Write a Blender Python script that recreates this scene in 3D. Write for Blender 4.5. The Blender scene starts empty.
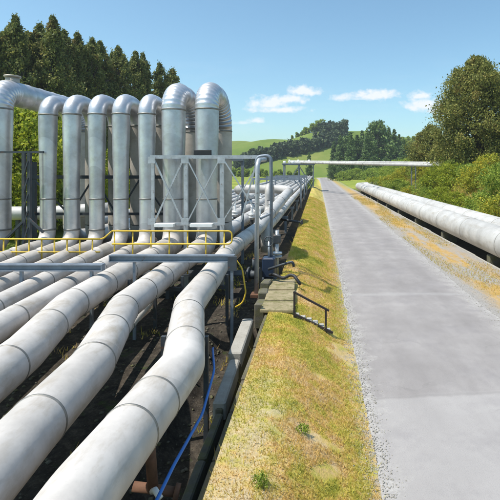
import bpy, math, random
import numpy as np
from mathutils import Vector, Matrix, noise as mnoise

random.seed(7)
RNG = np.random.default_rng(11)
SC = bpy.context.scene
COL = SC.collection
S = 1.5            # everything below is laid out in units of 1.5 m and scaled once at the end
PI = math.pi
R = math.radians

# ------------------------------------------------------------------ nodes
def new_mat(name):
    m = bpy.data.materials.new(name); m.use_nodes = True
    nt = m.node_tree; nt.nodes.clear()
    out = nt.nodes.new('ShaderNodeOutputMaterial')
    return m, nt, out

class NT:
    def __init__(self, nt): self.nt = nt
    def n(self, t, **kw):
        nd = self.nt.nodes.new(t)
        for k, v in kw.items(): setattr(nd, k, v)
        return nd
    def put(self, sock, v):
        if v is None: return
        if isinstance(v, bpy.types.NodeSocket): self.nt.links.new(v, sock)
        elif isinstance(v, (tuple, list)) and len(v) == 3 and sock.type == 'RGBA': sock.default_value = (*v, 1)
        else: sock.default_value = v
    def pos(self): return self.n('ShaderNodeNewGeometry').outputs['Position']
    def normal(self): return self.n('ShaderNodeNewGeometry').outputs['Normal']
    def sep(self, v):
        s = self.n('ShaderNodeSeparateXYZ'); self.put(s.inputs[0], v); return s.outputs
    def comb(self, x, y, z):
        s = self.n('ShaderNodeCombineXYZ')
        for i, v in enumerate((x, y, z)): self.put(s.inputs[i], v)
        return s.outputs[0]
    def math(self, op, a, b=None, c=None, clamp=False):
        m = self.n('ShaderNodeMath', operation=op); m.use_clamp = clamp
        self.put(m.inputs[0], a); self.put(m.inputs[1], b)
        if c is not None: self.put(m.inputs[2], c)
        return m.outputs[0]
    def vmul(self, v, s):
        m = self.n('ShaderNodeVectorMath', operation='MULTIPLY'); self.put(m.inputs[0], v); m.inputs[1].default_value = s
        return m.outputs[0]
    def noise(self, scale, detail=3, rough=.55, vec=None, dist=0.0):
        t = self.n('ShaderNodeTexNoise'); t.inputs['Scale'].default_value = scale
        t.inputs['Detail'].default_value = detail; t.inputs['Roughness'].default_value = rough
        t.inputs['Distortion'].default_value = dist
        self.put(t.inputs['Vector'], vec if vec is not None else self.pos())
        return t.outputs['Fac']
    def vor(self, scale, vec=None, out='Distance'):
        t = self.n('ShaderNodeTexVoronoi'); t.inputs['Scale'].default_value = scale
        self.put(t.inputs['Vector'], vec if vec is not None else self.pos())
        return t.outputs[out]
    def ramp(self, f, stops):
        r = self.n('ShaderNodeValToRGB'); els = r.color_ramp.elements
        while len(els) < len(stops): els.new(.5)
        for e, (p, c) in zip(els, stops):
            e.position = p; e.color = (*c, 1) if len(c) == 3 else c
        self.put(r.inputs[0], f); return r.outputs[0]
    def rng(self, f, a, b, c=0.0, d=1.0, smooth=False):
        r = self.n('ShaderNodeMapRange'); r.clamp = True
        if smooth: r.interpolation_type = 'SMOOTHSTEP'
        self.put(r.inputs[0], f)
        for i, v in enumerate((a, b, c, d)): r.inputs[i+1].default_value = v
        return r.outputs[0]
    def mix(self, f, a, b, mode='MIX'):
        m = self.n('ShaderNodeMix', data_type='RGBA', blend_type=mode)
        self.put(m.inputs[0], f); self.put(m.inputs[6], a); self.put(m.inputs[7], b)
        return m.outputs[2]
    def bump(self, h, strength=.3, dist=.02):
        b = self.n('ShaderNodeBump'); b.inputs['Strength'].default_value = strength
        b.inputs['Distance'].default_value = dist; self.put(b.inputs['Height'], h); return b.outputs[0]
    def bsdf(self, out, color, rough=.6, metal=0.0, normal=None, spec=.5):
        p = self.n('ShaderNodeBsdfPrincipled')
        self.put(p.inputs['Base Color'], color); self.put(p.inputs['Roughness'], rough); self.put(p.inputs['Metallic'], metal)
        p.inputs['Specular IOR Level'].default_value = spec
        if normal is not None: self.put(p.inputs['Normal'], normal)
        self.nt.links.new(p.outputs[0], out.inputs[0]); return p

M = {}
def paint(name, col, rough=.55, var=.25, metal=0.0, scale=3.0, rust=0.0):
    m, nt, out = new_mat(name); k = NT(nt)
    n = k.noise(scale, 5, .65)
    c = k.mix(k.rng(n, .3, .7), tuple(v*(1-var) for v in col), tuple(min(1, v*(1+var*.6)) for v in col))
    if rust > 0:
        n2 = k.noise(scale*2.3, 6, .7)
        c = k.mix(k.rng(n2, .62-rust*.2, .75-rust*.2), c, (.16, .075, .035))
    k.bsdf(out, c, k.rng(n, .2, .8, rough-.1, rough+.15), metal, k.bump(k.noise(30, 3), .12, .01))
    M[name] = m; return m

def cladding(name, base, metal, rough, seam=1.5, dirt=.5):
    """weathered sheet-metal jacket: sheets of slightly different tone, dull stains, streaks, small dents"""
    m, nt, out = new_mat(name); k = NT(nt)
    p = k.sep(k.pos())
    along = k.math('FLOOR', k.math('DIVIDE', k.math('ADD', p[1], k.math('MULTIPLY', p[2], .9)), seam))
    wn = k.n('ShaderNodeTexWhiteNoise', noise_dimensions='2D')
    k.put(wn.inputs['Vector'], k.comb(along, k.math('MULTIPLY', k.n('ShaderNodeObjectInfo').outputs['Random'], 91.0), 0.0))
    tone = k.rng(wn.outputs[0], 0, 1, .86, 1.08)
    big = k.noise(.9, 6, .62)
    streak = k.noise(2.2, 5, .7, k.vmul(k.pos(), (1.0, .35, 1.0)))
    fine = k.noise(26, 4, .7)
    c = k.mix(k.rng(big, .38, .66), base, tuple(v*.74 for v in base))
    c = k.mix(k.math('MULTIPLY', k.rng(streak, .50, .74), dirt), c, (base[0]*.62, base[1]*.57, base[2]*.49))
    c = k.mix(k.math('MULTIPLY', k.rng(fine, .58, .75), .30), c, tuple(v*.60 for v in base))
    spot = k.rng(k.noise(5.5, 6, .75), .66, .74)
    c = k.mix(k.math('MULTIPLY', spot, .45*dirt), c, (.30, .24, .17))
    mul = k.n('ShaderNodeVectorMath', operation='SCALE'); k.put(mul.inputs[0], c); k.put(mul.inputs['Scale'], tone)
    dents = k.math('ADD', k.math('MULTIPLY', k.noise(1.6, 3), 1.0), k.math('MULTIPLY', k.noise(8, 3), .18))
    k.bsdf(out, mul.outputs[0], k.math('ADD', k.rng(big, .3, .7, rough-.06, rough+.12), k.math('MULTIPLY', fine, .08)), metal,
           k.bump(dents, .35, .05))
    M[name] = m; return m

cladding('pale_cladding', (.60, .555, .515), .06, .50, 1.65, .95)
cladding('aluminium_cladding', (.66, .665, .69), .74, .34, 1.3, .45)
cladding('white_cladding', (.55, .53, .505), .06, .50, 6.0, .85)
cladding('tan_cladding', (.50, .455, .40), .25, .5, 1.4, .6)
paint('grey_steel', (.20, .235, .28), .5, .3, .2, 2.5, .12)
paint('dark_steel', (.055, .065, .075), .55, .35, .2, 3, .25)
paint('pale_steel', (.46, .48, .50), .45, .25, .4, 3, .12)
paint('white_paint', (.78, .78, .76), .5, .12)
paint('yellow_paint', (.62, .42, .035), .5, .25, 0, 5, .12)
paint('rusty_iron', (.17, .085, .05), .8, .4, .2, 5)
paint('rusty_black', (.035, .026, .024), .7, .4, .1, 5, .15)
paint('blue_paint', (.018, .034, .07), .45, .25)
paint('blue_hose', (.02, .16, .52), .4, .15)
paint('black_rubber', (.02, .02, .022), .55, .3)
paint('seam_metal', (.36, .34, .32), .5, .25, .2, 4)
paint('band_metal', (.24, .23, .21), .5, .3, .45, 4, .1)

def concrete(name, a, b, moss=.0, bump=.4):
    m, nt, out = new_mat(name); k = NT(nt)
    n = k.noise(1.6, 7, .7); f = k.noise(24, 5, .7)
    c = k.mix(k.rng(n, .32, .68), a, b)
    c = k.mix(k.math('MULTIPLY', k.rng(f, .52, .75), .5), c, tuple(v*.5 for v in a))
    if moss: c = k.mix(k.math('MULTIPLY', k.rng(k.noise(3.1, 6, .7), .46, .62), moss), c, (.12, .12, .035))
    k.bsdf(out, c, .9, 0, k.bump(k.math('ADD', k.math('MULTIPLY', n, .6), f), bump, .03), .25)
    M[name] = m
concrete('pale_concrete', (.42, .40, .36), (.30, .28, .24))
concrete('mossy_concrete', (.15, .14, .11), (.085, .078, .06), .6)
concrete('sandy_concrete', (.36, .30, .19), (.25, .21, .12), .7)

def grass_colour(k, dry_bias=0.0):
    """patchy summer grass: green, yellow-green and straw, by place"""
    a = k.noise(.55, 5, .62); b = k.noise(2.4, 5, .68); c = k.noise(9.0, 4, .7)
    f = k.math('ADD', k.math('MULTIPLY', a, .55), k.math('ADD', k.math('MULTIPLY', b, .45), k.math('MULTIPLY', c, .25)))
    near = k.rng(k.sep(k.pos())[1], 5.0, 15.0, .035, .0)
    f = k.math('ADD', k.math('ADD', f, near), dry_bias - .125)
    return k.ramp(f, [(.27, (.15, .185, .032)), (.39, (.31, .315, .055)), (.48, (.46, .395, .085)), (.56, (.56, .395, .145)), (.67, (.60, .455, .27))])

# ground ---------------------------------------------------------------
def ground_material():
    m, nt, out = new_mat('ground_surface'); k = NT(nt)
    p = k.sep(k.pos()); x = k.math('DIVIDE', p[0], S); y = k.math('DIVIDE', p[1], S)
    wob = k.math('MULTIPLY', k.math('SUBTRACT', k.noise(1.1, 5, .7), .5), .9)
    xw = k.math('ADD', x, wob)
    far = k.rng(y, 60, 110)
    grass = grass_colour(k)
    meadow = k.ramp(k.math('ADD', k.math('MULTIPLY', k.noise(.05, 5, .6), .7), k.math('MULTIPLY', k.noise(.7, 4), .3)),
                    [(.3, (.12, .17, .025)), (.5, (.21, .25, .038)), (.68, (.34, .33, .065))])
    # pipe bed: dark soil, cinders, some weeds
    n = k.noise(3.0, 7, .72); v = k.vor(14)
    dry = k.math('MULTIPLY', k.math('MULTIPLY', k.rng(y, 3.4, 4.2), k.rng(k.math('ADD', y, k.math('MULTIPLY', wob, 5.0)), 5.2, 8.6, 1, 0)), k.rng(k.math('ADD', x, k.math('MULTIPLY', wob, 1.8)), -.75, -.15, 1, 0))
    grass = k.mix(k.math('MULTIPLY', dry, k.rng(k.noise(3.5, 6, .7), .36, .56)), grass, k.mix(k.rng(k.noise(18, 5, .7), .35, .65), (.40, .32, .19), (.58, .48, .31)))
    bed = k.ramp(n, [(.28, (.018, .015, .012)), (.5, (.048, .040, .031)), (.7, (.11, .09, .068))])
    bed = k.mix(k.math('MULTIPLY', k.rng(k.noise(1.3, 5, .7), .60, .72), .7), bed, (.05, .085, .015))
    bed = k.mix(k.math('MULTIPLY', k.rng(v, 0, .35, 1, 0), .35), bed, (.16, .15, .13))
    # verge of gravel and straw on the far side of the road
    gv = k.vor(9); g1 = k.noise(14, 4, .7)
    gravel = k.mix(k.rng(g1, .3, .7), (.27, .25, .23), (.44, .42, .40))
    gravel = k.mix(k.math('MULTIPLY', k.rng(gv, .1, .5), .3), gravel, (.20, .18, .165))
    straw = k.ramp(k.math('ADD', k.math('MULTIPLY', k.noise(1.5, 6, .7), .6), k.math('MULTIPLY', k.noise(11, 4, .7), .4)),
                   [(.3, (.25, .21, .055)), (.48, (.42, .265, .085)), (.66, (.50, .35, .16))])
    sm = k.math('ADD', k.rng(k.noise(.8, 6, .72, k.vmul(k.pos(), (1, .16, 1))), .42, .54), 0.0)
    core = k.math('MULTIPLY', k.rng(xw, 5.0, 5.7), k.rng(xw, 6.4, 7.1, 1, 0))
    verge = k.mix(k.math('MULTIPLY', core, k.math('MAXIMUM', sm, k.rng(y, 22, 50, 0, .75))), gravel, straw)
    c = k.mix(k.rng(xw, -.02, .10), bed, bed)
    c = k.mix(k.rng(x, -1.30, -1.12), bed, grass)
    kerb = k.mix(k.rng(k.noise(5, 5, .7), .36, .6), gravel, grass)
    c = k.mix(k.rng(xw, .40, .78), c, kerb)
    c = k.mix(k.rng(x, 2.0, 3.0), c, verge)
    trough = k.mix(k.rng(n, .3, .7), (.028, .022, .016), (.07, .055, .04))
    c = k.mix(k.rng(k.math('ADD', x, k.math('MULTIPLY', wob, .25)), 7.25, 7.38), c, trough)
    c = k.mix(k.rng(xw, 9.5, 10.3), c, k.mix(k.rng(k.noise(.5, 5, .7), .35, .65), (.06, .09, .018), (.17, .17, .045)))
    lf = k.rng(x, -13.5, -12.3, 1, 0)
    c = k.mix(lf, c, meadow)
    offroad = k.math('MAXIMUM', k.rng(x, 5.2, 8), k.rng(x, -14, -10, 1, 0))
    c = k.mix(k.math('MULTIPLY', k.rng(y, 88, 104), k.math('MAXIMUM', offroad, k.rng(x, -1, .5, 1, 0))), c, meadow)
    h = k.math('ADD', k.noise(7, 6, .7), k.math('MULTIPLY', k.noise(30, 4, .7), .5))
    k.bsdf(out, c, .95, 0, k.bump(h, .6, .08), .15)
    M['ground'] = m
ground_material()

def road_material():
    m, nt, out = new_mat('chip_seal'); k = NT(nt)
    p = k.sep(k.pos()); x = k.math('DIVIDE', p[0], S); y = k.math('DIVIDE', p[1], S)
    ag = k.noise(45, 4, .75); big = k.noise(.28, 6, .65); mid = k.noise(1.2, 6, .7, k.vmul(k.pos(), (1, .4, 1)))
    wheel = k.math('COSINE', k.math('MULTIPLY', k.math('SUBTRACT', x, 2.85), 6.1))
    f = k.math('ADD', k.math('MULTIPLY', big, .55), k.math('ADD', k.math('MULTIPLY', mid, .35), k.math('MULTIPLY', wheel, -.025)))
    c = k.ramp(f, [(.28, (.215, .198, .193)), (.45, (.272, .252, .245)), (.62, (.345, .322, .312))])
    # relaid pale patch near the camera, with a tarred joint
    jn = k.math('ADD', k.math('ADD', y, k.math('MULTIPLY', x, -.08)), k.math('MULTIPLY', k.math('SUBTRACT', k.noise(1.6, 4), .5), .16))
    c = k.mix(k.rng(jn, 7.66, 7.86, .42, 0), c, (.41, .39, .38))
    c = k.mix(k.rng(k.math('ABSOLUTE', k.math('SUBTRACT', jn, 7.76)), .015, .06, .20, 0), c, (.15, .14, .135))
    j2 = k.math('ADD', y, k.math('MULTIPLY', k.math('SUBTRACT', k.noise(.9, 5), .5), .5))
    c = k.mix(k.rng(k.math('ABSOLUTE', k.math('SUBTRACT', j2, 14.4)), .02, .22, .30, 0), c, (.42, .41, .40))
    c = k.mix(k.math('MULTIPLY', k.rng(k.noise(.55, 6, .7), .50, .68), .42), c, (.215, .20, .205))
    wob = k.math('MULTIPLY', k.math('SUBTRACT', k.noise(1.5, 6, .75), .5), 1.5)
    edge = k.math('MAXIMUM', k.rng(k.math('ADD', x, wob), .80, 1.12, 1, 0), k.rng(k.math('ADD', x, wob), 4.35, 4.95))
    grit = k.mix(k.rng(k.noise(16, 4, .7), .3, .7), (.30, .28, .26), (.47, .45, .43))
    c = k.mix(k.math('MULTIPLY', edge, .85), c, grit)
    cv = k.n('ShaderNodeTexVoronoi', feature='DISTANCE_TO_EDGE'); cv.inputs['Scale'].default_value = .33
    wv = k.n('ShaderNodeVectorMath', operation='ADD'); k.put(wv.inputs[0], k.pos())
    ncol = k.n('ShaderNodeTexNoise'); ncol.inputs['Scale'].default_value = 1.2; ncol.inputs['Detail'].default_value = 5; k.put(ncol.inputs['Vector'], k.pos())
    k.put(wv.inputs[1], ncol.outputs['Color']); k.put(cv.inputs['Vector'], wv.outputs[0])
    crack = k.math('MULTIPLY', k.rng(cv.outputs['Distance'], .004, .012, 1, 0), k.rng(k.noise(.35, 3), .5, .6))
    c = k.mix(k.math('MULTIPLY', crack, .12), c, (.09, .085, .085))
    c = k.mix(k.math('MULTIPLY', k.rng(ag, .55, .8), .5), c, (.13, .125, .125))
    k.bsdf(out, c, .88, 0, k.bump(k.math('ADD', ag, k.math('MULTIPLY', edge, k.noise(20, 4))), .5, .02), .3)
    M['road'] = m
road_material()

def blade_material():
    m, nt, out = new_mat('grass_blades'); k = NT(nt)
    p = k.sep(k.pos())
    a = k.n('ShaderNodeAttribute', attribute_name='tint').outputs['Fac']
    c1 = grass_colour(k, 0.0)
    straw = k.mix(a, (.52, .34, .11), (.42, .38, .09))
    isr = k.rng(p[0], 3.0*S, 4.0*S)
    c = k.mix(isr, c1, straw)
    mul = k.n('ShaderNodeVectorMath', operation='SCALE'); k.put(mul.inputs[0], c); k.put(mul.inputs['Scale'], k.rng(a, 0, 1, .95, 1.5))
    d = k.n('ShaderNodeBsdfDiffuse'); k.put(d.inputs[0], mul.outputs[0])
    t = k.n('ShaderNodeBsdfTranslucent'); k.put(t.inputs[0], mul.outputs[0])
    mx = k.n('ShaderNodeMixShader'); mx.inputs[0].default_value = .5
    nt.links.new(d.outputs[0], mx.inputs[1]); nt.links.new(t.outputs[0], mx.inputs[2]); nt.links.new(mx.outputs[0], out.inputs[0])
    M['blades'] = m
blade_material()

def leaf_material(name, dark, mid, light, scale=.35, trans=.3, accent=None, acc_amt=.12):
    m, nt, out = new_mat(name); k = NT(nt)
    a = k.n('ShaderNodeAttribute', attribute_name='tint').outputs['Fac']
    n = k.noise(scale, 4, .65)
    f = k.math('ADD', k.math('MULTIPLY', n, .55), k.math('MULTIPLY', a, .45))
    c = k.ramp(f, [(.25, dark), (.5, mid), (.75, light)])
    if accent:
        c = k.mix(k.rng(k.math('MULTIPLY', k.noise(scale*2.2, 4, .7, k.vmul(k.pos(), (1, 1.3, .8))), 1.0), .62-acc_amt*.4, .68-acc_amt*.4), c, accent)
    d = k.n('ShaderNodeBsdfPrincipled'); k.put(d.inputs['Base Color'], c); d.inputs['Roughness'].default_value = .62
    d.inputs['Specular IOR Level'].default_value = .25
    t = k.n('ShaderNodeBsdfTranslucent'); k.put(t.inputs[0], c)
    mx = k.n('ShaderNodeMixShader'); mx.inputs[0].default_value = trans
    nt.links.new(d.outputs[0], mx.inputs[1]); nt.links.new(t.outputs[0], mx.inputs[2]); nt.links.new(mx.outputs[0], out.inputs[0])
    M[name] = m
leaf_material('gum_leaves', (.085, .112, .034), (.17, .20, .055), (.34, .33, .095), .22, .38, (.29, .23, .08), .10)
leaf_material('cypress_leaves', (.085, .110, .028), (.19, .205, .048), (.37, .345, .085), .16, .35, (.34, .28, .08), .12)
leaf_material('bright_leaves', (.14, .19, .018), (.28, .34, .03), (.46, .46, .05), .4, .5)
leaf_material('shrub_leaves', (.12, .185, .030), (.26, .35, .050), (.44, .49, .078), .35, .42)
leaf_material('yellow_shrub_leaves', (.19, .235, .028), (.37, .39, .046), (.54, .50, .065), .5, .42, (.62, .45, .03), .16)
leaf_material('conifer_needles', (.060, .105, .036), (.115, .185, .055), (.23, .31, .085), .12, .2)
leaf_material('far_leaves', (.046, .070, .038), (.075, .108, .050), (.13, .16, .065), .05, .15)
paint('bark', (.13, .10, .075), .9, .4, 0, 2)

# ------------------------------------------------------------------ mesh helpers
class MB:
    def __init__(self): self.v = []; self.f = []; self.sm = []
    def add(self, vs, fs, smooth=False):
        b = len(self.v); self.v.extend([tuple(map(float, p)) for p in vs])
        self.f.extend([tuple(i+b for i in f) for f in fs]); self.sm.extend([smooth]*len(fs)); return self
    def box(self, c, s, rz=0.0, rx=0.0, bev=0.0):
        hx, hy, hz = s[0]/2, s[1]/2, s[2]/2
        m = Matrix.Rotation(rz, 3, 'Z') @ Matrix.Rotation(rx, 3, 'X'); c = Vector(c)
        b = min(bev, hx*.8, hy*.8, hz*.8)
        if b <= 0:
            vs = [c + m @ Vector((x*hx, y*hy, z*hz)) for z in (-1, 1) for x, y in ((-1, -1), (1, -1), (1, 1), (-1, 1))]
            fs = [(3, 2, 1, 0), (4, 5, 6, 7)] + [(i, (i+1) % 4, 4+(i+1) % 4, 4+i) for i in range(4)]
            return self.add(vs, fs)
        rings = []
        for z, ins in ((-hz, b), (-hz+b, 0), (hz-b, 0), (hz, b)):
            ax, ay = hx-ins, hy-ins; q = b if ins == 0 else 0
            pts = []
            for sx, sy in ((-1, -1), (1, -1), (1, 1), (-1, 1)):
                a = (sx*ax, sy*(ay-b)); d = (sx*(ax-b), sy*ay)
                pts += [a, d] if sx*sy > 0 else [d, a]
            rings.append([c + m @ Vector((x, y, z)) for x, y in pts])
        vs = [p for r in rings for p in r]; fs = [tuple(range(7, -1, -1)), tuple(range(24, 32))]
        for k in range(3):
            fs += [(k*8+i, k*8+(i+1) % 8, k*8+8+(i+1) % 8, k*8+8+i) for i in range(8)]
        return self.add(vs, fs)
    def bar(self, a, b, w, h=None):
        """square bar from a to b"""
        h = h or w; a, b = Vector(a), Vector(b); d = (b-a).normalized()
        up = Vector((0, 0, 1)) if abs(d.z) < .9 else Vector((0, 1, 0))
        s = d.cross(up).normalized(); u = s.cross(d)
        vs = [p + s*(i*w/2) + u*(j*h/2) for p in (a, b) for i, j in ((-1, -1), (1, -1), (1, 1), (-1, 1))]
        fs = [(3, 2, 1, 0), (4, 5, 6, 7)] + [(i, (i+1) % 4, 4+(i+1) % 4, 4+i) for i in range(4)]
        return self.add(vs, fs)
    def tube(self, pts, r, seg=12, caps=True, r0=None):
        vs, fs = sweep(pts, r, seg); n = len(pts); self.add(vs, fs, True)
        if caps:
            b = len(self.v) - n*seg
            self.f.append(tuple(b+i for i in range(seg-1, -1, -1))); self.f.append(tuple(b+(n-1)*seg+i for i in range(seg))); self.sm += [False, False]
        return self
    def disc(self, c, ax, r, th, seg=16):
        c = Vector(c); ax = Vector(ax).normalized(); return self.tube([c-ax*th/2, c+ax*th/2], r, seg)
    def build(self, name, mat, parent=None):
        me = bpy.data.meshes.new(name); me.from_pydata(self.v, [], self.f)
        me.polygons.foreach_set('use_smooth', self.sm); me.update()
        me.materials.append(M[mat])
        o = bpy.data.objects.new(name, me); COL.objects.link(o)
        if parent is not None: o.parent = parent
        return o

def sweep(pts, r, seg):
    pts = [Vector(p) for p in pts]; n = len(pts)
    rad = r if isinstance(r, (list, tuple)) else [r]*n
    tans = []
    for i in range(n):
        a = pts[max(0, i-1)]; b = pts[min(n-1, i+1)]; t = (b-a)
        tans.append(t.normalized() if t.length > 1e-9 else Vector((0, 1, 0)))
    u = Vector((1, 0, 0)) if abs(tans[0].x) < .8 else Vector((0, 0, 1))
    vs = []
    for i in range(n):
        t = tans[i]; u = (u - t*u.dot(t)).normalized(); w = t.cross(u)
        for k in range(seg):
            a = 2*PI*k/seg; vs.append(pts[i] + (u*math.cos(a) + w*math.sin(a))*rad[i])
    fs = [(i*seg+k, i*seg+(k+1) % seg, (i+1)*seg+(k+1) % seg, (i+1)*seg+k) for i in range(n-1) for k in range(seg)]
    return vs, fs

def fillet(pts, bends, n=10):
    """polyline of (x,y,z,r) with rounded corners; also the index range of each corner"""
    P = [Vector(p[:3]) for p in pts]; rr = [p[3] for p in pts]
    out = [P[0]]; orr = [rr[0]]; marks = []
    for i in range(1, len(P)-1):
        a, b, c = P[i-1], P[i], P[i+1]; d1 = (a-b).normalized(); d2 = (c-b).normalized()
        bend = bends[i-1] if isinstance(bends, (list, tuple)) else bends
        ang = d1.angle(d2, PI)
        if PI-ang < .01 or bend <= 0:
            marks.append((len(out), len(out))); out.append(b); orr.append(rr[i]); continue
        t = min(bend/math.tan(ang/2), (a-b).length*.499, (c-b).length*.499); rad = t*math.tan(ang/2)
        ctr = b + (d1+d2).normalized()*(rad/math.sin(ang/2))
        s = b+d1*t; e = b+d2*t; va = s-ctr; vb = e-ctr; tot = va.angle(vb); ax = va.cross(vb).normalized()
        m = max(3, int(n*tot/(PI/2))); st = len(out)
        for q in range(m+1):
            out.append(ctr + Matrix.Rotation(tot*q/m, 3, ax) @ va); orr.append(rr[i])
        marks.append((st, len(out)-1))
    out.append(P[-1]); orr.append(rr[-1])
    return out, orr, marks

def densify(pts, rr, maxd):
    o = [pts[0]]; q = [rr[0]]
    for i in range(1, len(pts)):
        d = (pts[i]-pts[i-1]).length; m = max(1, int(d/maxd))
        for j in range(1, m+1): o.append(pts[i-1].lerp(pts[i], j/m)); q.append(rr[i-1]+(rr[i]-rr[i-1])*j/m)
    return o, q

def at_arc(pts, rr, s):
    for i in range(1, len(pts)):
        d = (pts[i]-pts[i-1]).length
        if s <= d: return pts[i-1].lerp(pts[i], s/d), (pts[i]-pts[i-1]).normalized(), rr[i-1]+(rr[i]-rr[i-1])*s/d
        s -= d
    return None
def plen(pts): return sum((pts[i]-pts[i-1]).length for i in range(1, len(pts)))

def band(p, t, r, parent, w=.045, extra=.012, mat='band_metal', name='joint_band'):
    mb = MB(); e = extra
    mb.tube([p-t*w/2, p-t*w*.35, p+t*w*.35, p+t*w/2], [r+.001, r+e, r+e, r+.001], 36, False)
    return mb.build(name, mat, parent)

def thing(name, label, cat, loc=(0, 0, 0), group=None):
    o = bpy.data.objects.new(name, None); COL.objects.link(o); o.location = loc
    o.empty_display_size = .2
    o['label'] = label; o['category'] = cat
    if group: o['group'] = group
    return o
def tag(o, label=None, cat=None, group=None, kind=None):
    for k, v in (('label', label), ('category', cat), ('group', group), ('kind', kind)):
        if v: o[k] = v
    return o
def rebase(root, loc):
    """put the thing's origin at its base; its parts keep their places"""
    root.location = loc
    for c in root.children:
        c.location = Vector(c.location) - Vector(loc)
def copy_tree(o, parent=None):
    c = o.copy(); COL.objects.link(c)
    if parent is not None: c.parent = parent
    for ch in list(o.children): copy_tree(ch, c)
    return c
def structure(o): o['kind'] = 'structure'; return o

def mesh_np(name, verts, faces, mat, tint=None, smooth=False, parent=None):
    me = bpy.data.meshes.new(name); nv = len(verts); nf, kk = faces.shape
    me.vertices.add(nv); me.vertices.foreach_set('co', np.asarray(verts, np.float32).ravel())
    me.loops.add(nf*kk); me.loops.foreach_set('vertex_index', faces.astype(np.int32).ravel())
    me.polygons.add(nf); me.polygons.foreach_set('loop_start', np.arange(0, nf*kk, kk, dtype=np.int32))
    try: me.polygons.foreach_set('loop_total', np.full(nf, kk, np.int32))
    except Exception: pass
    if smooth: me.polygons.foreach_set('use_smooth', np.ones(nf, bool))
    me.update(calc_edges=True)
    if tint is not None:
        at = me.attributes.new('tint', 'FLOAT', 'POINT'); at.data.foreach_set('value', np.asarray(tint, np.float32))
    me.materials.append(M[mat])
    o = bpy.data.objects.new(name, me); COL.objects.link(o)
    if parent is not None: o.parent = parent
    return o

# ------------------------------------------------------------------ ground
def sst(a, b, x):
    t = np.clip((x-a)/(b-a), 0, 1); return t*t*(3-2*t)
def ground_z(x, y):
    x = np.asarray(x, float); y = np.asarray(y, float)
    bed = .10 + 0*x
    trench = sst(-2.7, -2.2, x)*(1-sst(10.6, 11.2, y))
    bed = bed - .45*trench
    bank = .72 - .06*sst(-1.15, -.5, x) - .66*(.45*sst(-.6, .78, x) + .55*np.clip((x+.6)/1.38, 0, 1))
    z = np.where(x < -1.15, bed, np.where(x < .78, bank, 0.0))
    z = np.where((x > 4.9), .06*sst(5.2, 7.0, x), z)
    z = np.where(x > 7.22, -.22, z)
    rise = 2.9*sst(9.7, 15.5, x) + 1.5*sst(14, 30, x)
    endf = 1 - .75*sst(88, 120, y)
    z = np.where(x > 9.7, -.22 + .3*sst(9.7, 10.2, x) + rise*endf, z)
    # the bank, the trough and the pipe bed level off towards the far meadow
    f = sst(90, 125, y)
    z = z*(1-f) + f*np.where(x > 5.5, .5*sst(5.5, 14, x)+.35*sst(9, 30, x), 0.0)
    z = z + np.where(x < -13, .9*sst(-13, -40, -(-x)) , 0.0)
    # bumps on soft ground
    b = .022*np.sin(x*3.1+y*1.7)*np.sin(y*2.3-x*1.1) + .02*np.sin(x*7.3-y*4.1)
    soft = sst(-1.15, -.9, x)*(1-sst(.3, .7, x)) + sst(10, 11, x)*2.5
    return z + b*soft
xs = np.unique(np.concatenate([np.linspace(-460, -40, 18), np.linspace(-40, -14, 16), np.linspace(-13.5, -2.75, 26), np.linspace(-2.7, -1.16, 14),
     [-1.153, -1.147], np.linspace(-1.14, .9, 40), np.linspace(1.0, 4.9, 10), np.linspace(5, 7.2, 12), [7.215, 7.225], np.linspace(7.3, 9.7, 8), np.linspace(9.75, 32, 50), np.linspace(34, 80, 14), np.linspace(90, 460, 12)]))
ys = np.unique(np.concatenate([np.linspace(-60, 2, 12), np.linspace(2.2, 16, 100), np.linspace(16.3, 60, 110), np.linspace(61, 130, 50), np.linspace(135, 300, 24), np.linspace(320, 700, 14)]))
GX, GY = np.meshgrid(xs, ys)
GZ = ground_z(GX, GY)
nx, ny = len(xs), len(ys)
idx = np.arange(nx*ny).reshape(ny, nx)
q = np.stack([idx[:-1, :-1], idx[:-1, 1:], idx[1:, 1:], idx[1:, :-1]], -1).reshape(-1, 4)
gr = mesh_np('ground', np.stack([GX, GY, GZ], -1).reshape(-1, 3), q, 'ground'); structure(gr)

# road: a sheet with broken edges
yy = np.unique(np.concatenate([np.linspace(-30, 3, 12), np.linspace(3, 40, 300), np.linspace(40.5, 120, 90), np.linspace(122, 230, 25)]))
cx = 2.85 - 0.00016*np.clip(yy-120, 0, 999)**2
lw = 2.05 + .06*np.array([mnoise.noise((0, y*1.3, 0)) + .5*mnoise.noise((3, y*4.1, 0)) for y in yy])
rw = 2.0 + .13*np.array([mnoise.noise((9, y*.7, 0)) + .5*mnoise.noise((5, y*3.3, 0)) for y in yy])
NV = 9; V = []
for i, y in enumerate(yy):
    for j in range(NV):
        t = j/(NV-1); x = cx[i]-lw[i] + (lw[i]+rw[i])*t
        V.append((x, y, .028*math.sin(PI*t) + .008))
idr = np.arange(len(V)).reshape(len(yy), NV)
q = np.stack([idr[:-1, :-1], idr[:-1, 1:], idr[1:, 1:], idr[1:, :-1]], -1).reshape(-1, 4)
structure(mesh_np('road', np.array(V), q, 'road', smooth=True))

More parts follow.
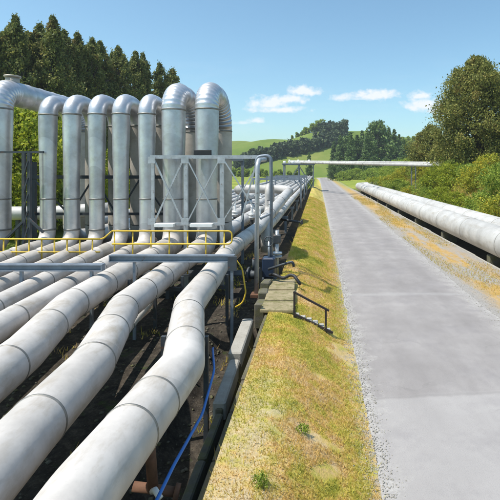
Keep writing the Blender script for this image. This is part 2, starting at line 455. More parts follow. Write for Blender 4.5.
# hills ------------------------------------------------------------------
def hill_material():
    m, nt, out = new_mat('hill_pasture'); k = NT(nt)
    f = k.math('ADD', k.math('MULTIPLY', k.noise(.012, 5, .6), .7), k.math('MULTIPLY', k.noise(.12, 4, .7), .3))
    c = k.ramp(f, [(.3, (.075, .125, .022)), (.5, (.125, .175, .032)), (.68, (.20, .215, .055))])
    k.bsdf(out, c, .95, 0, k.bump(k.noise(.5, 4), .5, .4), .1); M['hill'] = m
hill_material()
def hill_z(x, y):
    x = np.asarray(x, float); y = np.asarray(y, float)
    # long ridge whose crest dips to the right, with a knoll that carries the dark wood
    crest = 27 - 2.0*sst(40, 160, x) + 3.0*np.sin(x*.018+.6) + 1.3*np.sin(x*.055)
    body = sst(235, 345, y)*(1-.25*sst(360, 520, y))
    z = crest*body
    z = z + 7.5*np.exp(-((x-10)/26)**2-((y-318)/40)**2)
    z = z + 5.0*np.exp(-((x+24)/24)**2-((y-275)/28)**2)
    z = z + 1.4*np.sin(x*.07+y*.05)*body + .8*np.sin(x*.16-y*.09)*body
    return z - .6
hx = np.linspace(-440, 440, 176); hy = np.linspace(225, 560, 90)
HX, HY = np.meshgrid(hx, hy); HZ = hill_z(HX, HY)
idh = np.arange(HX.size).reshape(HX.shape)
q = np.stack([idh[:-1, :-1], idh[:-1, 1:], idh[1:, 1:], idh[1:, :-1]], -1).reshape(-1, 4)
structure(mesh_np('hill', np.stack([HX, HY, HZ], -1).reshape(-1, 3), q, 'hill', smooth=True))

# ------------------------------------------------------------------ leaves
def leaf_quads(cent, size, elong=1.6, up=0.0, size_var=.4):
    """one small pointed leaf spray (a kite of 4 corners, folded) per centre"""
    n = len(cent)
    d = RNG.normal(size=(n, 3)); d[:, 2] += up; d /= np.linalg.norm(d, axis=1)[:, None]
    e = RNG.normal(size=(n, 3)); e -= (e*d).sum(1)[:, None]*d; e /= np.linalg.norm(e, axis=1)[:, None]
    s = (size*(1+size_var*RNG.normal(size=n)).clip(.4, 2))[:, None]
    nr = np.cross(d, e)
    a = cent - d*s*elong*.5; c = cent + d*s*elong*.5
    b = cent + e*s*.5 - nr*s*.12; f = cent - e*s*.5 - nr*s*.12
    V = np.stack([a, b, c, f], 1).reshape(-1, 3)
    F = np.arange(n*4).reshape(n, 4)
    return V, F, np.repeat(RNG.random(n), 4)

def clump_cloud(centres, radii, per, flat=.75, shell=.55):
    n = len(centres); tot = n*per
    d = RNG.normal(size=(tot, 3)); d /= np.linalg.norm(d, axis=1)[:, None]
    rr = (shell + (1-shell)*RNG.random(tot))**1.0
    rr *= np.where(RNG.random(tot) < .16, 1.2+.5*RNG.random(tot), 1.0)
    C = np.repeat(np.asarray(centres), per, 0); Rr = np.repeat(np.asarray(radii), per)
    P = C + d*(rr*Rr)[:, None]*np.array([1, 1, flat])
    return P

def limb(mb, a, b, r0, r1, seg=7, bow=.1):
    a, b = Vector(a), Vector(b); L = (b-a).length
    off = Vector((random.uniform(-1, 1), random.uniform(-1, 1), random.uniform(0, .6)))*L*bow
    pts = [a, a.lerp(b, .35)+off*.7, a.lerp(b, .7)+off, b]
    mb.tube(pts, [r0, r0*.75+r1*.25, r0*.4+r1*.6, r1], seg, False)

def make_tree(name, H, W, prof, nclump, per, leaf, mat, clump_r, base=.15, lean=0.0, up=0.0, flat=.75, seed=0, shell=.55):
    """crown clumps spread through a profile of radius over height; tapered trunk with limbs"""
    global RNG
    RNG = np.random.default_rng(seed); random.seed(seed)
    root = bpy.data.objects.new(name, None); COL.objects.link(root)
    cs = []; rs = []
    tr = MB()
    tp = [Vector((0, 0, -.4)), Vector((.02*W, 0, H*.25)), Vector((-.02*W, .02*W, H*.55)), Vector((lean, 0, H*.93))]
    tr.tube(tp, [H*.022, H*.017, H*.011, H*.003], 9, False)
    for i in range(nclump):
        t = base + (1-base)*(i+.5)/nclump + random.uniform(-.03, .03); t = min(t, .99)
        rad = prof(t)*W*.5
        ang = random.uniform(0, 2*PI); q = math.sqrt(random.uniform(.12, 1.0))*random.uniform(.8, 1.12)
        lob = 1 + .22*math.sin(ang*3+t*9+seed) + .12*math.sin(ang*5-t*17)
        p = Vector((math.cos(ang)*rad*q*lob + lean*t, math.sin(ang)*rad*q*lob, t*H))
        cs.append(p[:]); rs.append(clump_r*random.uniform(.5, 1.35)*(.35+.8*min(1.0, prof(t)*1.15)))
        if i % 4 == 0: limb(tr, Vector((lean*t*.6, 0, max(.05*H, t*H-.16*H*random.random()-.03*H))), p, H*.006, H*.0012, 5)
    P = clump_cloud(cs, rs, per, flat, shell)
    V, F, T = leaf_quads(P, leaf, 1.7, up)
    mesh_np('crown', V, F, mat, T, parent=root)
    tr.build('trunk', 'bark', root)
    return root
def hide_proto(root):
    for c in list(root.children): bpy.data.objects.remove(c)
    bpy.data.objects.remove(root)
def place(proto, name, loc, sc, rz, label, cat, group):
    c = copy_tree(proto); c.name = name; c.location = loc; c.rotation_euler = (0, 0, rz)
    c.scale = sc if isinstance(sc, tuple) else (sc, sc, sc)
    tag(c, label, cat, group); return c
ORD = ['first', 'second', 'third', 'fourth', 'fifth', 'sixth', 'seventh', 'eighth', 'ninth', 'tenth', 'eleventh', 'twelfth', 'thirteenth',
       'fourteenth', 'fifteenth', 'sixteenth', 'seventeenth', 'eighteenth', 'nineteenth', 'twentieth', 'twenty-first', 'twenty-second', 'twenty-third', 'twenty-fourth', 'twenty-fifth',
       'twenty-sixth', 'twenty-seventh', 'twenty-eighth', 'twenty-ninth', 'thirtieth', 'thirty-first', 'thirty-second', 'thirty-third', 'thirty-fourth', 'thirty-fifth', 'thirty-sixth', 'thirty-seventh', 'thirty-eighth', 'thirty-ninth', 'fortieth']
def gz(x, y): return float(ground_z(x, y))
def pxx(x, y): return 318 + 450*x/y

# row of tall gums on the left ------------------------------------------
spire = lambda t: (max(.02, (1-t)**.78+.05*math.sin(t*23))*(.6+.4*min(1, (t+.1)/.3)))
gums = [make_tree('gum_tree', 17, W_, spire, 300, 110, .125, 'gum_leaves', .72, .10, l_, .6, 1.35, s, .15) for s, W_, l_ in ((3, 8.6, .3), (5, 9.6, -.5), (8, 8.0, .7), (9, 10.2, .1), (13, 9.0, -.2))]
row = [(-22, 24, 41), (-5, 31, 42), (10, 24, 44), (23, 19, 43), (38, 25, 46), (51, 20, 45), (64, 31, 48), (78, 36, 50), (91, 39, 51), (104, 42, 54), (119, 47, 56), (134, 51, 59), (148, 55, 62), (162, 64, 66), (171, 70, 71), (0, 38, 50), (30, 33, 52), (58, 36, 54), (84, 46, 58), (112, 54, 62), (142, 64, 70)]
row.sort()
for i, (px, top, Y) in enumerate(row):
    X = -(318-px)/450*Y; zt = 4 + (170-top)*Y/450; zb = gz(X, Y)
    sc = (zt-zb)/17
    place(gums[(i*3+i//5) % 5], 'gum_tree', (X, Y, zb), (sc*random.uniform(.78, .98), sc*.9, sc), random.uniform(0, 6.28),
          f'tall dark olive tree in the row behind the arched pipes, {ORD[i]} from the left', 'tree', 'tall trees in the row behind the pipes')
for g in gums: hide_proto(g)

# bright leafy trees just behind the arches
dome = lambda t: math.sqrt(max(.02, 1-((t-.45)/.58)**2))
brs = [make_tree('leafy_tree', 5.5, 5.2, dome, 90, 170, .095, 'bright_leaves', .75, .08, .1, .2, .8, s) for s in (21, 22)]
bl = [(8, 108, 26), (27, 116, 25), (44, 150, 29), (62, 140, 31), (84, 150, 30), (112, 165, 42), (135, 168, 46), (158, 172, 50), (186, 176, 60)]
for i, (px, top, Y) in enumerate(bl):
    X = -(318-px)/450*Y; zt = 4+(170-top)*Y/450; zb = gz(X, Y); sc = (zt-zb)/5.5
    place(brs[i % 2], 'leafy_tree', (X, Y, zb), (max(.55, sc*.85), max(.55, sc*.85), sc), random.uniform(0, 6),
          f'bright yellow-green leafy tree seen between the upright pipes, {ORD[i]} from the left', 'tree', 'bright leafy trees behind the pipes')
for b in brs: hide_proto(b)

# big tree on the bank at the right --------------------------------------
egg = lambda t: (math.sin(PI*min(1, (t*.93+.07))**.80))**.75*.98 + .04
bt = make_tree('cypress_tree', 12.6, 10.0, egg, 520, 190, .115, 'cypress_leaves', 1.0, .04, -.3, .5, .85, 31)
Yb = 50; Xb = (478-318)/450*Yb
place(bt, 'cypress_tree', (Xb, Yb, 3.0), (.90, .95, 1.06), .4, 'big rounded olive-gold tree on the bank above the white pipes', 'tree', None)
sm_ = make_tree('cypress_tree', 6, 5.0, egg, 160, 160, .105, 'cypress_leaves', .75, .04, .1, .4, .85, 33)
place(sm_, 'cypress_tree', (7.5/30*64, 64, 3.0), (1.1, 1.1, 1.2), 1.0, 'lower olive tree leaning against the left flank of the big rounded tree', 'tree', None)
place(sm_, 'cypress_tree', (24.5, 54, 3.4), (1.2, 1.2, 1.35), 2.0, 'olive tree at the right edge beside the big rounded tree', 'tree', None)
hide_proto(bt); hide_proto(sm_)

# shrubs on the bank ------------------------------------------------------
bush = lambda t: math.sqrt(max(.03, 1-((t-.35)/.68)**2))
sh = [make_tree('shrub', 1.9, 2.6, bush, 46, 110, .062, m, .38, .06, .05, .3, .85, s) for s, m in ((41, 'shrub_leaves'), (42, 'yellow_shrub_leaves'), (43, 'shrub_leaves'), (44, 'bright_leaves'))]
desc = ['mid green rounded shrub', 'yellow-green flowering shrub', 'dark green bushy shrub', 'bright green leafy shrub']
rowsY = {'lower': (10.9, 12.3), 'middle': (12.8, 15.0), 'upper': (15.5, 20.0)}
random.seed(77)
for rn, (x0, x1) in rowsY.items():
    items = []
    Y = 24.0 if rn == 'lower' else (27 if rn == 'middle' else 33)
    n = 0
    while Y < 92 and n < 26:
        X = random.uniform(x0, x1); kk = random.choices(range(4), (4, 2.2, 3, 2.2) if rn != 'lower' else (3, 3, 1.5, 2.5))[0]
        s = random.uniform(.7, 1.25)*(1 if rn == 'lower' else 1.1)
        items.append((X, Y, kk, s)); Y += random.uniform(1.5, 3.0)*(1+Y/90); n += 1
    items.sort(key=lambda t: -pxx(t[0], t[1]))
    cnt = [0]*4
    for X, Y, kk, s in items:
        o = ORD[cnt[kk]]; cnt[kk] += 1
        place(sh[kk], 'shrub', (X, Y, gz(X, Y)-.1), (s*1.05, s*1.05, s*random.uniform(.75, 1.1)), random.uniform(0, 6.28),
              f'{desc[kk]} on the {rn} slope above the white pipes, {o} from the right', 'shrub', f'{desc[kk]}s on the {rn} slope of the bank')
for X, Y, kk, s, lab in ((16.6, 53.6, 2, 1.8, 'dark green bushy shrub swallowing the right end of the overhead pipes'), (14.6, 48.6, 0, 1.2, 'mid green shrub just below the right end of the overhead pipes')):
    place(sh[kk], 'shrub', (X, Y, gz(X, Y)-.1), (s, s, s*.95), .5, lab, 'shrub', None)
# low bushes at the pipe's far turn and at the road's end
random.seed(5)
ends = [(388, 99, 1.6, 0), (397, 95, 2.0, 2), (407, 98, 2.4, 0), (343, 160, 2.0, 2), (356, 160, 2.4, 0), (372, 150, 2.4, 2), (396, 140, 3, 0), (418, 120, 3.2, 2)]
for i, (px, Y, s, kk) in enumerate(ends):
    X = (px-318)/450*Y
    place(sh[kk], 'shrub', (X, Y, gz(X, Y)-.1), (s*1.2, s*1.2, s*.85), random.uniform(0, 6), f'bushy green shrub below the overhead pipes near the end of the road, {ORD[i]} planted', 'shrub', 'shrubs near the end of the road')
bySh = sorted([o for o in COL.objects if o.get('group') == 'shrubs near the end of the road'], key=lambda o: pxx(o.location.x, o.location.y))
for i, o in enumerate(bySh): o['label'] = f'green shrub between the road end and the white pipes, {ORD[i]} from the left'
for s_ in sh: hide_proto(s_)

# far conifers -------------------------------------------------------------
cone = lambda t: max(.03, (1-t)**.8)*(.75+.25*min(1, t/.15))
cf = [make_tree('conifer', 20, 7.4, cone, 150, 80, .34, 'conifer_needles', 1.15, .03, 0, -.2, .55, s) for s in (51, 52)]
cf.append(make_tree('conifer', 20, 11, dome, 110, 60, .45, 'conifer_needles', 1.8, .08, 0, 0, .7, 53))
random.seed(9)
cl = []
prof = [(322, 152), (328, 146), (334, 141), (340, 136), (346, 138), (351, 133), (357, 136), (362, 132), (367, 134), (372, 126), (378, 124), (384, 127), (389, 129), (394, 131), (399, 136), (404, 141), (409, 147), (414, 150), (420, 152), (427, 150)]
for i, (px, top) in enumerate(prof):
    Y = random.uniform(185, 222); X = (px-318)/450*Y
    if abs(X-2.0) < 4: X = 7.0 if X > 2 else -4
    zt = 4+(170-top)*Y/450; s = zt/20
    kk = 2 if px in (346, 378, 409) else i % 2
    place(cf[kk], 'conifer', (X, Y, gz(X, Y)-.2), (s*random.uniform(.8, 1.15),)*2+(s,), random.uniform(0, 6), f'dark green conifer in the stand at the end of the road, {ORD[i]} from the left', 'tree', 'dark conifers at the end of the road')
front = [(333, 160, 172), (341, 163, 168), (350, 158, 170), (361, 161, 166), (374, 158, 168), (386, 160, 164), (398, 160, 160)]
for i, (px, top, Y) in enumerate(front):
    X = (px-318)/450*Y; zt = 4+(170-top)*Y/450
    place(cf[2], 'young_tree', (X, Y, gz(X, Y)-.2), (zt/20*.9, zt/20*.9, zt/20), random.uniform(0, 6), f'low dark tree before the tall conifers, {ORD[i]} from the left', 'tree', 'low trees before the conifers')
for c in cf: hide_proto(c)

# far-off woods on the hill: one mass each
def wood(name, spots, mat, label, leaf=.8):
    cs = []; rs = []
    for (x, y, h) in spots:
        z0 = max(gz(x, y) if y < 236 else -1, float(hill_z(x, y)) if y > 226 else -1)
        for t in (.18, .4, .62, .82, .97):
            for q_ in range(3):
                a = random.uniform(0, 6.28); rad = h*.26*(1-abs(t-.4)*.7)
                cs.append((x+math.cos(a)*rad*.7, y+math.sin(a)*rad*.7, z0+h*t)); rs.append(h*.17*random.uniform(.8, 1.3))
    P = clump_cloud(cs, rs, 26); V, F, T = leaf_quads(P, leaf, 1.5)
    o = mesh_np(name, V, F, mat, T); tag(o, label, 'wood', None, 'stuff'); return o
random.seed(3)
sp = []
for i in range(46):      # wood on the knoll
    px = random.uniform(314, 346); Y = random.uniform(300, 335); sp.append(((px-318)/450*Y, Y, random.uniform(4.5, 8)*(1-.35*(346-px)/32)))
wood('woodland', sp, 'far_leaves', 'dark wood crowning the knoll on the far green hill')
sp = []
for i in range(90):      # diagonal belt down the slope
    t = random.random(); px = 236+t*100; Y = 262+t*30+random.uniform(-5, 5); sp.append(((px-318)/450*Y, Y, random.uniform(4.5, 7.5)))
wood('tree_belt', sp, 'far_leaves', 'dark tree belt running across the far green hillside')
sp = []
for i in range(26):
    t = random.random(); px = 290+t*32; Y = 330+random.uniform(-6, 6); sp.append(((px-318)/450*Y, Y, random.uniform(3, 6)*(0.4+t)))
for i in range(20):
    px = random.uniform(398, 425); Y = 300+random.uniform(-10, 10); sp.append(((px-318)/450*Y, Y, random.uniform(3, 5)))
for i in range(30):
    px = random.uniform(225, 300); Y = 215+random.uniform(-6, 6); sp.append(((px-318)/450*Y, Y, random.uniform(2, 4)))
wood('scrub', sp, 'shrub_leaves', 'green scrub along the crest and foot of the far hill', .6)

# ------------------------------------------------------------------ pipelines
ZP = 1.4          # axis height of the pipes on the left
YF = 15.6         # front legs of the arches
def pipe_thing(name, label, group, path, bends, mats, seg=32, names=None, bands=(), splits=None, n=10, ridges=None, bmat='band_metal'):
    root = thing(name, label, 'pipe', (0, 0, 0), group)
    pts, rr, marks = fillet(path, bends, n)
    return root, pts, rr, marks

def emit(root, pts, rr, a, b, nm, mat, seg=36, caps=(False, False), maxd=1.0):
    p, r = densify([Vector(v) for v in pts[a:b+1]], rr[a:b+1], maxd)
    mb = MB(); mb.tube(p, r, seg, False)
    nb = len(p)
    if caps[0]: mb.f.append(tuple(range(seg-1, -1, -1))); mb.sm.append(False)
    if caps[1]: mb.f.append(tuple((nb-1)*seg+i for i in range(seg))); mb.sm.append(False)
    return mb.build(nm, mat, root)

def arched_pipe(label, near_pts, X, rn, rv, top, sp, Xfar, mat_run='pale_cladding', mat_arch='aluminium_cladding', bend0=.55, ribs=False, far_to=190, band_sp=1.9, farr=None, Rb=None):
    """a pipeline that runs in from the camera, climbs, arches over and runs on"""
    farr = farr or rn; lo = .88 if ribs else .84
    zt = top - rv; Rb = Rb or sp/2
    near = [(x, y, z, rn) for x, y, z in near_pts]
    path = near + [(X+.02, YF-1.75, ZP, rn), (X+.01, YF-1.15, ZP, rv*lo), (X, YF, ZP, rv*lo), (X, YF, 3.4, rv*lo), (X, YF, 5.45, rv), (X, YF, zt, rv), (X, YF+sp, zt, rv), (X, YF+sp, ZP, rv), (X, YF+sp+1.5, ZP, farr), (X, YF+sp+6, ZP, farr), (Xfar, YF+sp+16, ZP, farr), (Xfar, far_to, ZP, farr)]
    k = len(near)
    bends = [.5]*(k-1) + [0, 0, bend0, 0, 0, Rb, Rb, bend0, 0, 4, 4]
    pts, rr, mk = fillet(path, bends, 9)
    root = thing('arched_pipe', label, 'pipe', (0, 0, 0), 'arched pipes in the expansion row')
    iA, iB, iC, iD, iE = mk[k-1+2][1], mk[k-1+5][0], mk[k-1+6][1], mk[k-1+7][0], len(pts)-1
    i_red0, i_red1 = mk[k-1][0], mk[k-1+1][0]
    o_near = emit(root, pts, rr, 0, i_red0, 'near_run', mat_run, 40, (True, False))
    emit(root, pts, rr, i_red0, i_red1, 'reducer', 'tan_cladding', 40)
    emit(root, pts, rr, i_red1, iA, 'lower_elbow', mat_run, 40)
    o_ris = emit(root, pts, rr, iA, iB, 'riser', mat_arch, 40)
    # arch: short gored sheets, each lapping the next
    ap, ar = densify(pts[iB:iC+1], rr[iB:iC+1], .75)
    ap2, ar2 = [], []
    for i in range(len(ap)):
        if ribs and 0 < i < len(ap)-1:
            t = (ap[i+1]-ap[i-1]).normalized()
            for dd, ex in ((-.022, 0), (-.012, .014), (.012, .014), (.022, 0)): ap2.append(ap[i]+t*dd); ar2.append(ar[i]+ex)
        else: ap2.append(ap[i]); ar2.append(ar[i])
    mb = MB(); mb.tube(ap2, ar2, 40, False); mb.build('arch', mat_arch, root)
    o_rear = emit(root, pts, rr, iC, iD, 'rear_riser', 'tan_cladding', 32)
    o_far = emit(root, pts, rr, iD, iE, 'far_run', 'white_cladding', 28, (False, True), 4.0)
    for p_, t_, r_, o_ in ((pts[iA], Vector((0, 0, 1)), rv*lo, o_ris), (pts[iB], Vector((0, 0, 1)), rv, o_ris), (pts[iC], Vector((0, 0, -1)), rv, o_rear)):
        band(p_, t_, r_, o_, .06, .016)
    zmid = 3.0
    band(Vector((X, YF, zmid)), Vector((0, 0, 1)), rv*lo, o_ris, .05, .012)
    # bands on the near run
    L = plen(pts[:i_red0+1]); s = .7; stops = []
    while s < L-.1:
        p_, t_, r_ = at_arc(pts[:i_red0+1], rr[:i_red0+1], s)
        band(p_, t_, r_, o_near, .032, .008); stops.append(s); s += band_sp*random.uniform(.85, 1.15)
    band(pts[i_red0], Vector((0, 1, 0)), rn, o_near, .09, .02, 'tan_cladding', 'collar')
    for yb in (24, 31, 40, 52):
        p_, t_, r_ = at_arc(pts, rr, plen(pts[:iD+1]) + yb - YF - sp); band(p_, t_, r_, o_far, .05, .012)
    return root

random.seed(12)
arched_pipe('second foreground pipe from the right, with an S bend, rising into the rightmost ribbed arch',
            [(-2.50, 1.2, ZP), (-2.88, 4.6, ZP), (-3.00, 5.95, ZP), (-3.68, 8.55, ZP), (-3.82, 12.0, ZP)], -3.85, .285, .40, 7.14, 2.4, -3.6, ribs=True, band_sp=1.35)
arched_pipe('third foreground pipe from the right, slightly bent, rising into the left of two ribbed arches',
            [(-3.50, 2.2, ZP), (-4.03, 5.4, ZP), (-4.18, 6.4, ZP), (-4.74, 8.5, ZP), (-4.92, 11.3, ZP)], -5.0, .29, .40, 7.10, 2.4, -4.5, ribs=True, band_sp=1.5)
arched_pipe('slim pale pipe, fourth from the right, rising into the slim arch beside the ribbed pair',
            [(-4.7, 3.5, ZP), (-5.26, 7.4, ZP), (-5.75, 12.0, ZP)], -5.93, .23, .292, 6.70, 1.5, -5.3)
arched_pipe('slim pale pipe, fifth from right, rising into the second slim arch from the ribbed pair',
            [(-5.5, 4.5, ZP), (-6.15, 8.7, ZP), (-6.62, 12.2, ZP)], -6.83, .21, .292, 6.70, 1.5, -6.2)
arched_pipe('slim pale pipe, sixth from the right, rising into the middle slim arch of five',
            [(-6.4, 5.5, ZP), (-7.02, 9.9, ZP), (-7.42, 12.6, ZP)], -7.66, .21, .292, 6.69, 1.5, -7.1)
arched_pipe('slim pale pipe, seventh from right, rising into the fourth slim arch from the ribbed pair',
            [(-7.3, 6.5, ZP), (-8.0, 10.6, ZP), (-8.4, 12.8, ZP)], -8.53, .21, .292, 6.68, 1.5, -8.0)
arched_pipe('slim pale pipe rising into the leftmost slim arch, next to the thick grey one',
            [(-8.2, 7.0, ZP), (-8.9, 11.2, ZP), (-9.2, 13.0, ZP)], -9.36, .21, .292, 6.65, 1.5, -8.9)
a0 = arched_pipe('thick weathered grey pipe arching high at the left edge of the photo',
            [(-10.2, 7.0, ZP), (-10.8, 11.2, ZP), (-11.0, 13.0, ZP)], -11.1, .30, .45, 7.22, 5.6, -10.2, ribs=True, Rb=1.0)
mb = MB(); mb.tube([(-11.1, YF+.75, 7.0), (-11.1, YF+.75, 7.38)], .22, 24).disc((-11.1, YF+.75, 7.39), (0, 0, 1), .27, .06, 24); mb.build('flange_cap', 'tan_cladding', a0)

# rightmost pipe: passes beside the arches, then makes a raised sideways loop
path = [(-1.70, .6, ZP, .285), (-1.89, 3.6, ZP, .285), (-1.80, 6.0, ZP, .285), (-2.48, 8.65, ZP, .285), (-2.60, 10.9, ZP, .285), (-2.86, 14.2, ZP, .27), (-2.78, 17.6, ZP, .27), (-2.62, 19.6, ZP+.06, .27),
        (-1.80, 29.5, 2.72, .29), (-5.6, 31.0, 2.72, .29), (-5.75, 37.0, 1.7, .29), (-5.75, 190, 1.5, .29)]
pts, rr, mk = fillet(path, [2, .35, .45, 2, 2, 2, 1.5, 1.15, 1.15, 2], 10)
rootA = thing('loop_pipe', 'nearest pale pipe in the foreground, rightmost of all, running along the dark trench', 'pipe', (0, 0, 0))
i1 = mk[5][1]; i2 = mk[8][1]
oA1 = emit(rootA, pts, rr, 0, i1, 'near_run', 'pale_cladding', 48, (True, False))
oA2 = emit(rootA, pts, rr, i1, i2, 'sideways_loop', 'white_cladding', 36)
emit(rootA, pts, rr, i2, len(pts)-1, 'far_run', 'white_cladding', 28, (False, True), 5)
s = 2.6; Lr = plen(pts[:i1+1])
for s in (2.2, 3.85, 4.45, 6.1, 7.5, 9.6, 11.6, 13.3, 15.2, 17.0):
    p_, t_, r_ = at_arc(pts, rr, s); band(p_, t_, r_, oA1, .03, .007)
for s in (22, 25, 28, 30.5, 33):
    p_, t_, r_ = at_arc(pts, rr, s); band(p_, t_, r_, oA2, .06, .014)
# outer far pipe
path = [(-2.35, 20.4, .3, .25), (-2.35, 20.4, ZP, .25), (-2.3, 24, ZP, .25), (-2.3, 190, ZP, .25)]
pts, rr, mk = fillet(path, [.6, 1.5], 9)
rootO = thing('outer_pipe', 'outermost white pipe beyond the valves, rising from the ground beside the grass bank', 'pipe')
oO = emit(rootO, pts, rr, 0, len(pts)-1, 'pipe_run', 'white_cladding', 28, (True, True), 4)
for s in (3, 8, 14, 21, 29, 38, 48, 60):
    p_, t_, r_ = at_arc(pts, rr, s); band(p_, t_, r_, oO, .06, .014)
# a bypass pipe that joins far behind, with a small upright loop
path = [(-3.05, 22.5, ZP, .2), (-3.0, 27, ZP, .2), (-3.0, 27.0, 3.0, .2), (-3.0, 29.0, 3.0, .2), (-3.0, 29.0, ZP, .2), (-3.0, 190, ZP, .2)]
pts, rr, mk = fillet(path, [.5, .5, .5, .5], 8)
rootN = thing('bypass_pipe', 'thin white pipe beyond the truss with a small square upright loop', 'pipe')
oN = emit(rootN, pts, rr, 0, len(pts)-1, 'pipe_run', 'white_cladding', 24, (True, True), 4)
for s in (2, 10, 18, 28, 40):
    p_, t_, r_ = at_arc(pts, rr, s); band(p_, t_, r_, oN, .05, .012)
# thin service pipes low between the big ones
for lab, P_, r in (('thin white service pipe lying low between the second and third pipes', [(-3.3, 4.5, .72), (-3.75, 8.0, .72), (-4.2, 11.5, .72), (-4.3, 14.4, .72)], .075),
                   ('thin pale service pipe lying low between the third and fourth pipes', [(-4.7, 6, .8), (-5.2, 9, .8), (-5.45, 14, .8)], .06)):
    pts, rr, mk = fillet([(*p, r) for p in P_], 1.5, 6)
    t = thing('service_pipe', lab, 'pipe', (0, 0, 0), 'thin service pipes low between the big pipes')
    oT = emit(t, pts, rr, 0, len(pts)-1, 'pipe_run', 'white_cladding', 16, (True, True))
    for s in (2, 5, 8):
        p_, t_, r_ = at_arc(pts, rr, s); band(p_, t_, r_, oT, .05, .012)

# white pipes on the right -------------------------------------------------
for lab, X, r, yend, z in (('near one of the two big white pipes beyond the road', 7.62, .62, 85.5, 1.0), ('far one of the two big white pipes beyond the road, against the shrubs', 9.08, .62, 88.5, 1.0)):
    path = [(X, 3.0, z, r), (X, yend, z, r), (X+14, yend+1.5, z+.25, r)]
    pts, rr, mk = fillet(path, 1.6, 10)
    t = thing('white_pipe', lab, 'pipe')
    oT = emit(t, pts, rr, 0, mk[0][0], 'pipe_run', 'white_cladding', 48, (True, False), 2)
    emit(t, pts, rr, mk[0][0], mk[0][1], 'elbow', 'white_cladding', 48)
    emit(t, pts, rr, mk[0][1], len(pts)-1, 'side_run', 'white_cladding', 48, (False, True))
    Y = 13.5
    while Y < 82:
        band(Vector((X, Y, z)), Vector((0, 1, 0)), r, oT, .04, .008); Y += 4.4
    i = 0; Y = 12.0
    while Y < 84:
        mb = MB(); mb.box((X+.06, Y, .02), (.85, .36, .72), bev=.03); mb.build('saddle_block', 'mossy_concrete', t)
        Y += 7.2
# little concrete edging beside the trough with chipped blocks
mb = MB(); y = 4.0
while y < 86:
    L = random.uniform(1.6, 2.4); mb.box((7.19+random.uniform(-.012, .012), y+L/2, .02+random.uniform(-.02, .02)), (.09, L-.03, .16), random.uniform(-.008, .008), 0, .015); y += L
tag(mb.build('concrete_edging', 'pale_concrete'), 'low pale concrete edging along the dark trough under the white pipes', 'edging')

# ------------------------------------------------------------------ trench beside the near pipe
mb = MB(); y = 3.2; x0 = -1.53
while y < 10.5:
    L = random.uniform(1.0, 1.5); L = min(L, 10.6-y)
    xx = -1.46 - .018*(y-3.2)
    mb.box((xx+random.uniform(-.02, .02), y+L/2, -.08+random.uniform(-.03, .03)), (.12, L-.04, .76), .018+random.uniform(-.01, .01), 0, .02); y += L
tag(mb.build('trench_wall', 'mossy_concrete'), 'mossy low concrete wall between the trench and the grass bank', 'wall')
mb = MB(); mb.box((-1.62, 9.6, .36), (.26, 2.0, .30), .03, 0, .025); mb.box((-1.555, 7.75, .26), (.20, 1.6, .30), .03, 0, .025)
w_ = mb.build('channel_kerb', 'pale_concrete'); tag(w_, 'pale flat-topped concrete kerb at the far end of the trench', 'kerb')
# sleepers that hold the bank
mb = MB(); y = 3.0
while y < 10.3:
    L = random.uniform(.9, 1.3); mb.box((-1.20, y+L/2, .33+random.uniform(-.02, .02)), (.07, L-.03, .62), random.uniform(-.015, .015), 0, .012); y += L
tag(mb.build('retaining_boards', 'mossy_concrete'), 'dark retaining boards holding up the edge of the grass bank', 'retaining wall')

# landing slabs and steps
slabs = [((-.95, 10.75, .735), (.78, .72, .08), 'pale square slab nearest the camera on the landing'), ((-.97, 11.62, .742), (.74, .86, .08), 'sandy middle slab of the landing by the steps'), ((-1.0, 12.7, .75), (.70, 1.06, .08), 'sandy long slab of the landing nearest the valves')]
for i, (c, s_, lab) in enumerate(slabs):
    tag(MB().box(c, s_, random.uniform(-.03, .03), 0, .015).build('landing_slab', 'sandy_concrete'), lab, 'slab', 'landing slabs')
blocks = [((-1.42, 11.2, .42), 'mossy block at the trench head'), ((-1.45, 11.95, .50), 'second mossy block beyond the trench head'), ((-1.46, 12.75, .56), 'third mossy block beyond the trench head, under the post')]
for c, lab in blocks:
    tag(MB().box(c, (.26, .44, .62), random.uniform(-.1, .1), 0, .03).build('concrete_block', 'mossy_concrete'), lab, 'block', 'concrete blocks beside the landing')
st = thing('concrete_steps', 'short flight of pale steps down the grass bank beneath the black handrail', 'steps', (0, 0, 0))
for i in range(6):
    X = -.50+i*.145; mb = MB(); mb.box((X, 10.44, gz(X, 10.44)-.01), (.13, .24, .09), 0, 0, .012); mb.build('step', 'pale_concrete', st)
hr = thing('handrail', 'short dark iron handrail sloping down beside the steps in the grass', 'handrail', (0, 0, 0))
pa, pb = Vector((-.54, 10.28, gz(-.54, 10.28)-.02)), Vector((.18, 10.28, gz(.18, 10.28)-.02))
tp = Vector((0, 0, .60))
mb = MB(); mb.bar(pa, pa+tp, .045); mb.build('post', 'rusty_black', hr)
mb = MB(); mb.bar(pb, pb+Vector((0, 0, .55)), .045); mb.build('post', 'rusty_black', hr)
mb = MB(); d = (pb-pa); mb.bar(pa+tp-d*.03, pb+Vector((0, 0, .545))+d*.10, .05, .04); mb.build('top_rail', 'rusty_black', hr)
mb = MB(); mb.bar(pa+Vector((0, 0, .10))-d*.03, pb+Vector((0, 0, .08))+d*.22, .06, .045); mb.build('lower_rail', 'rusty_black', hr)

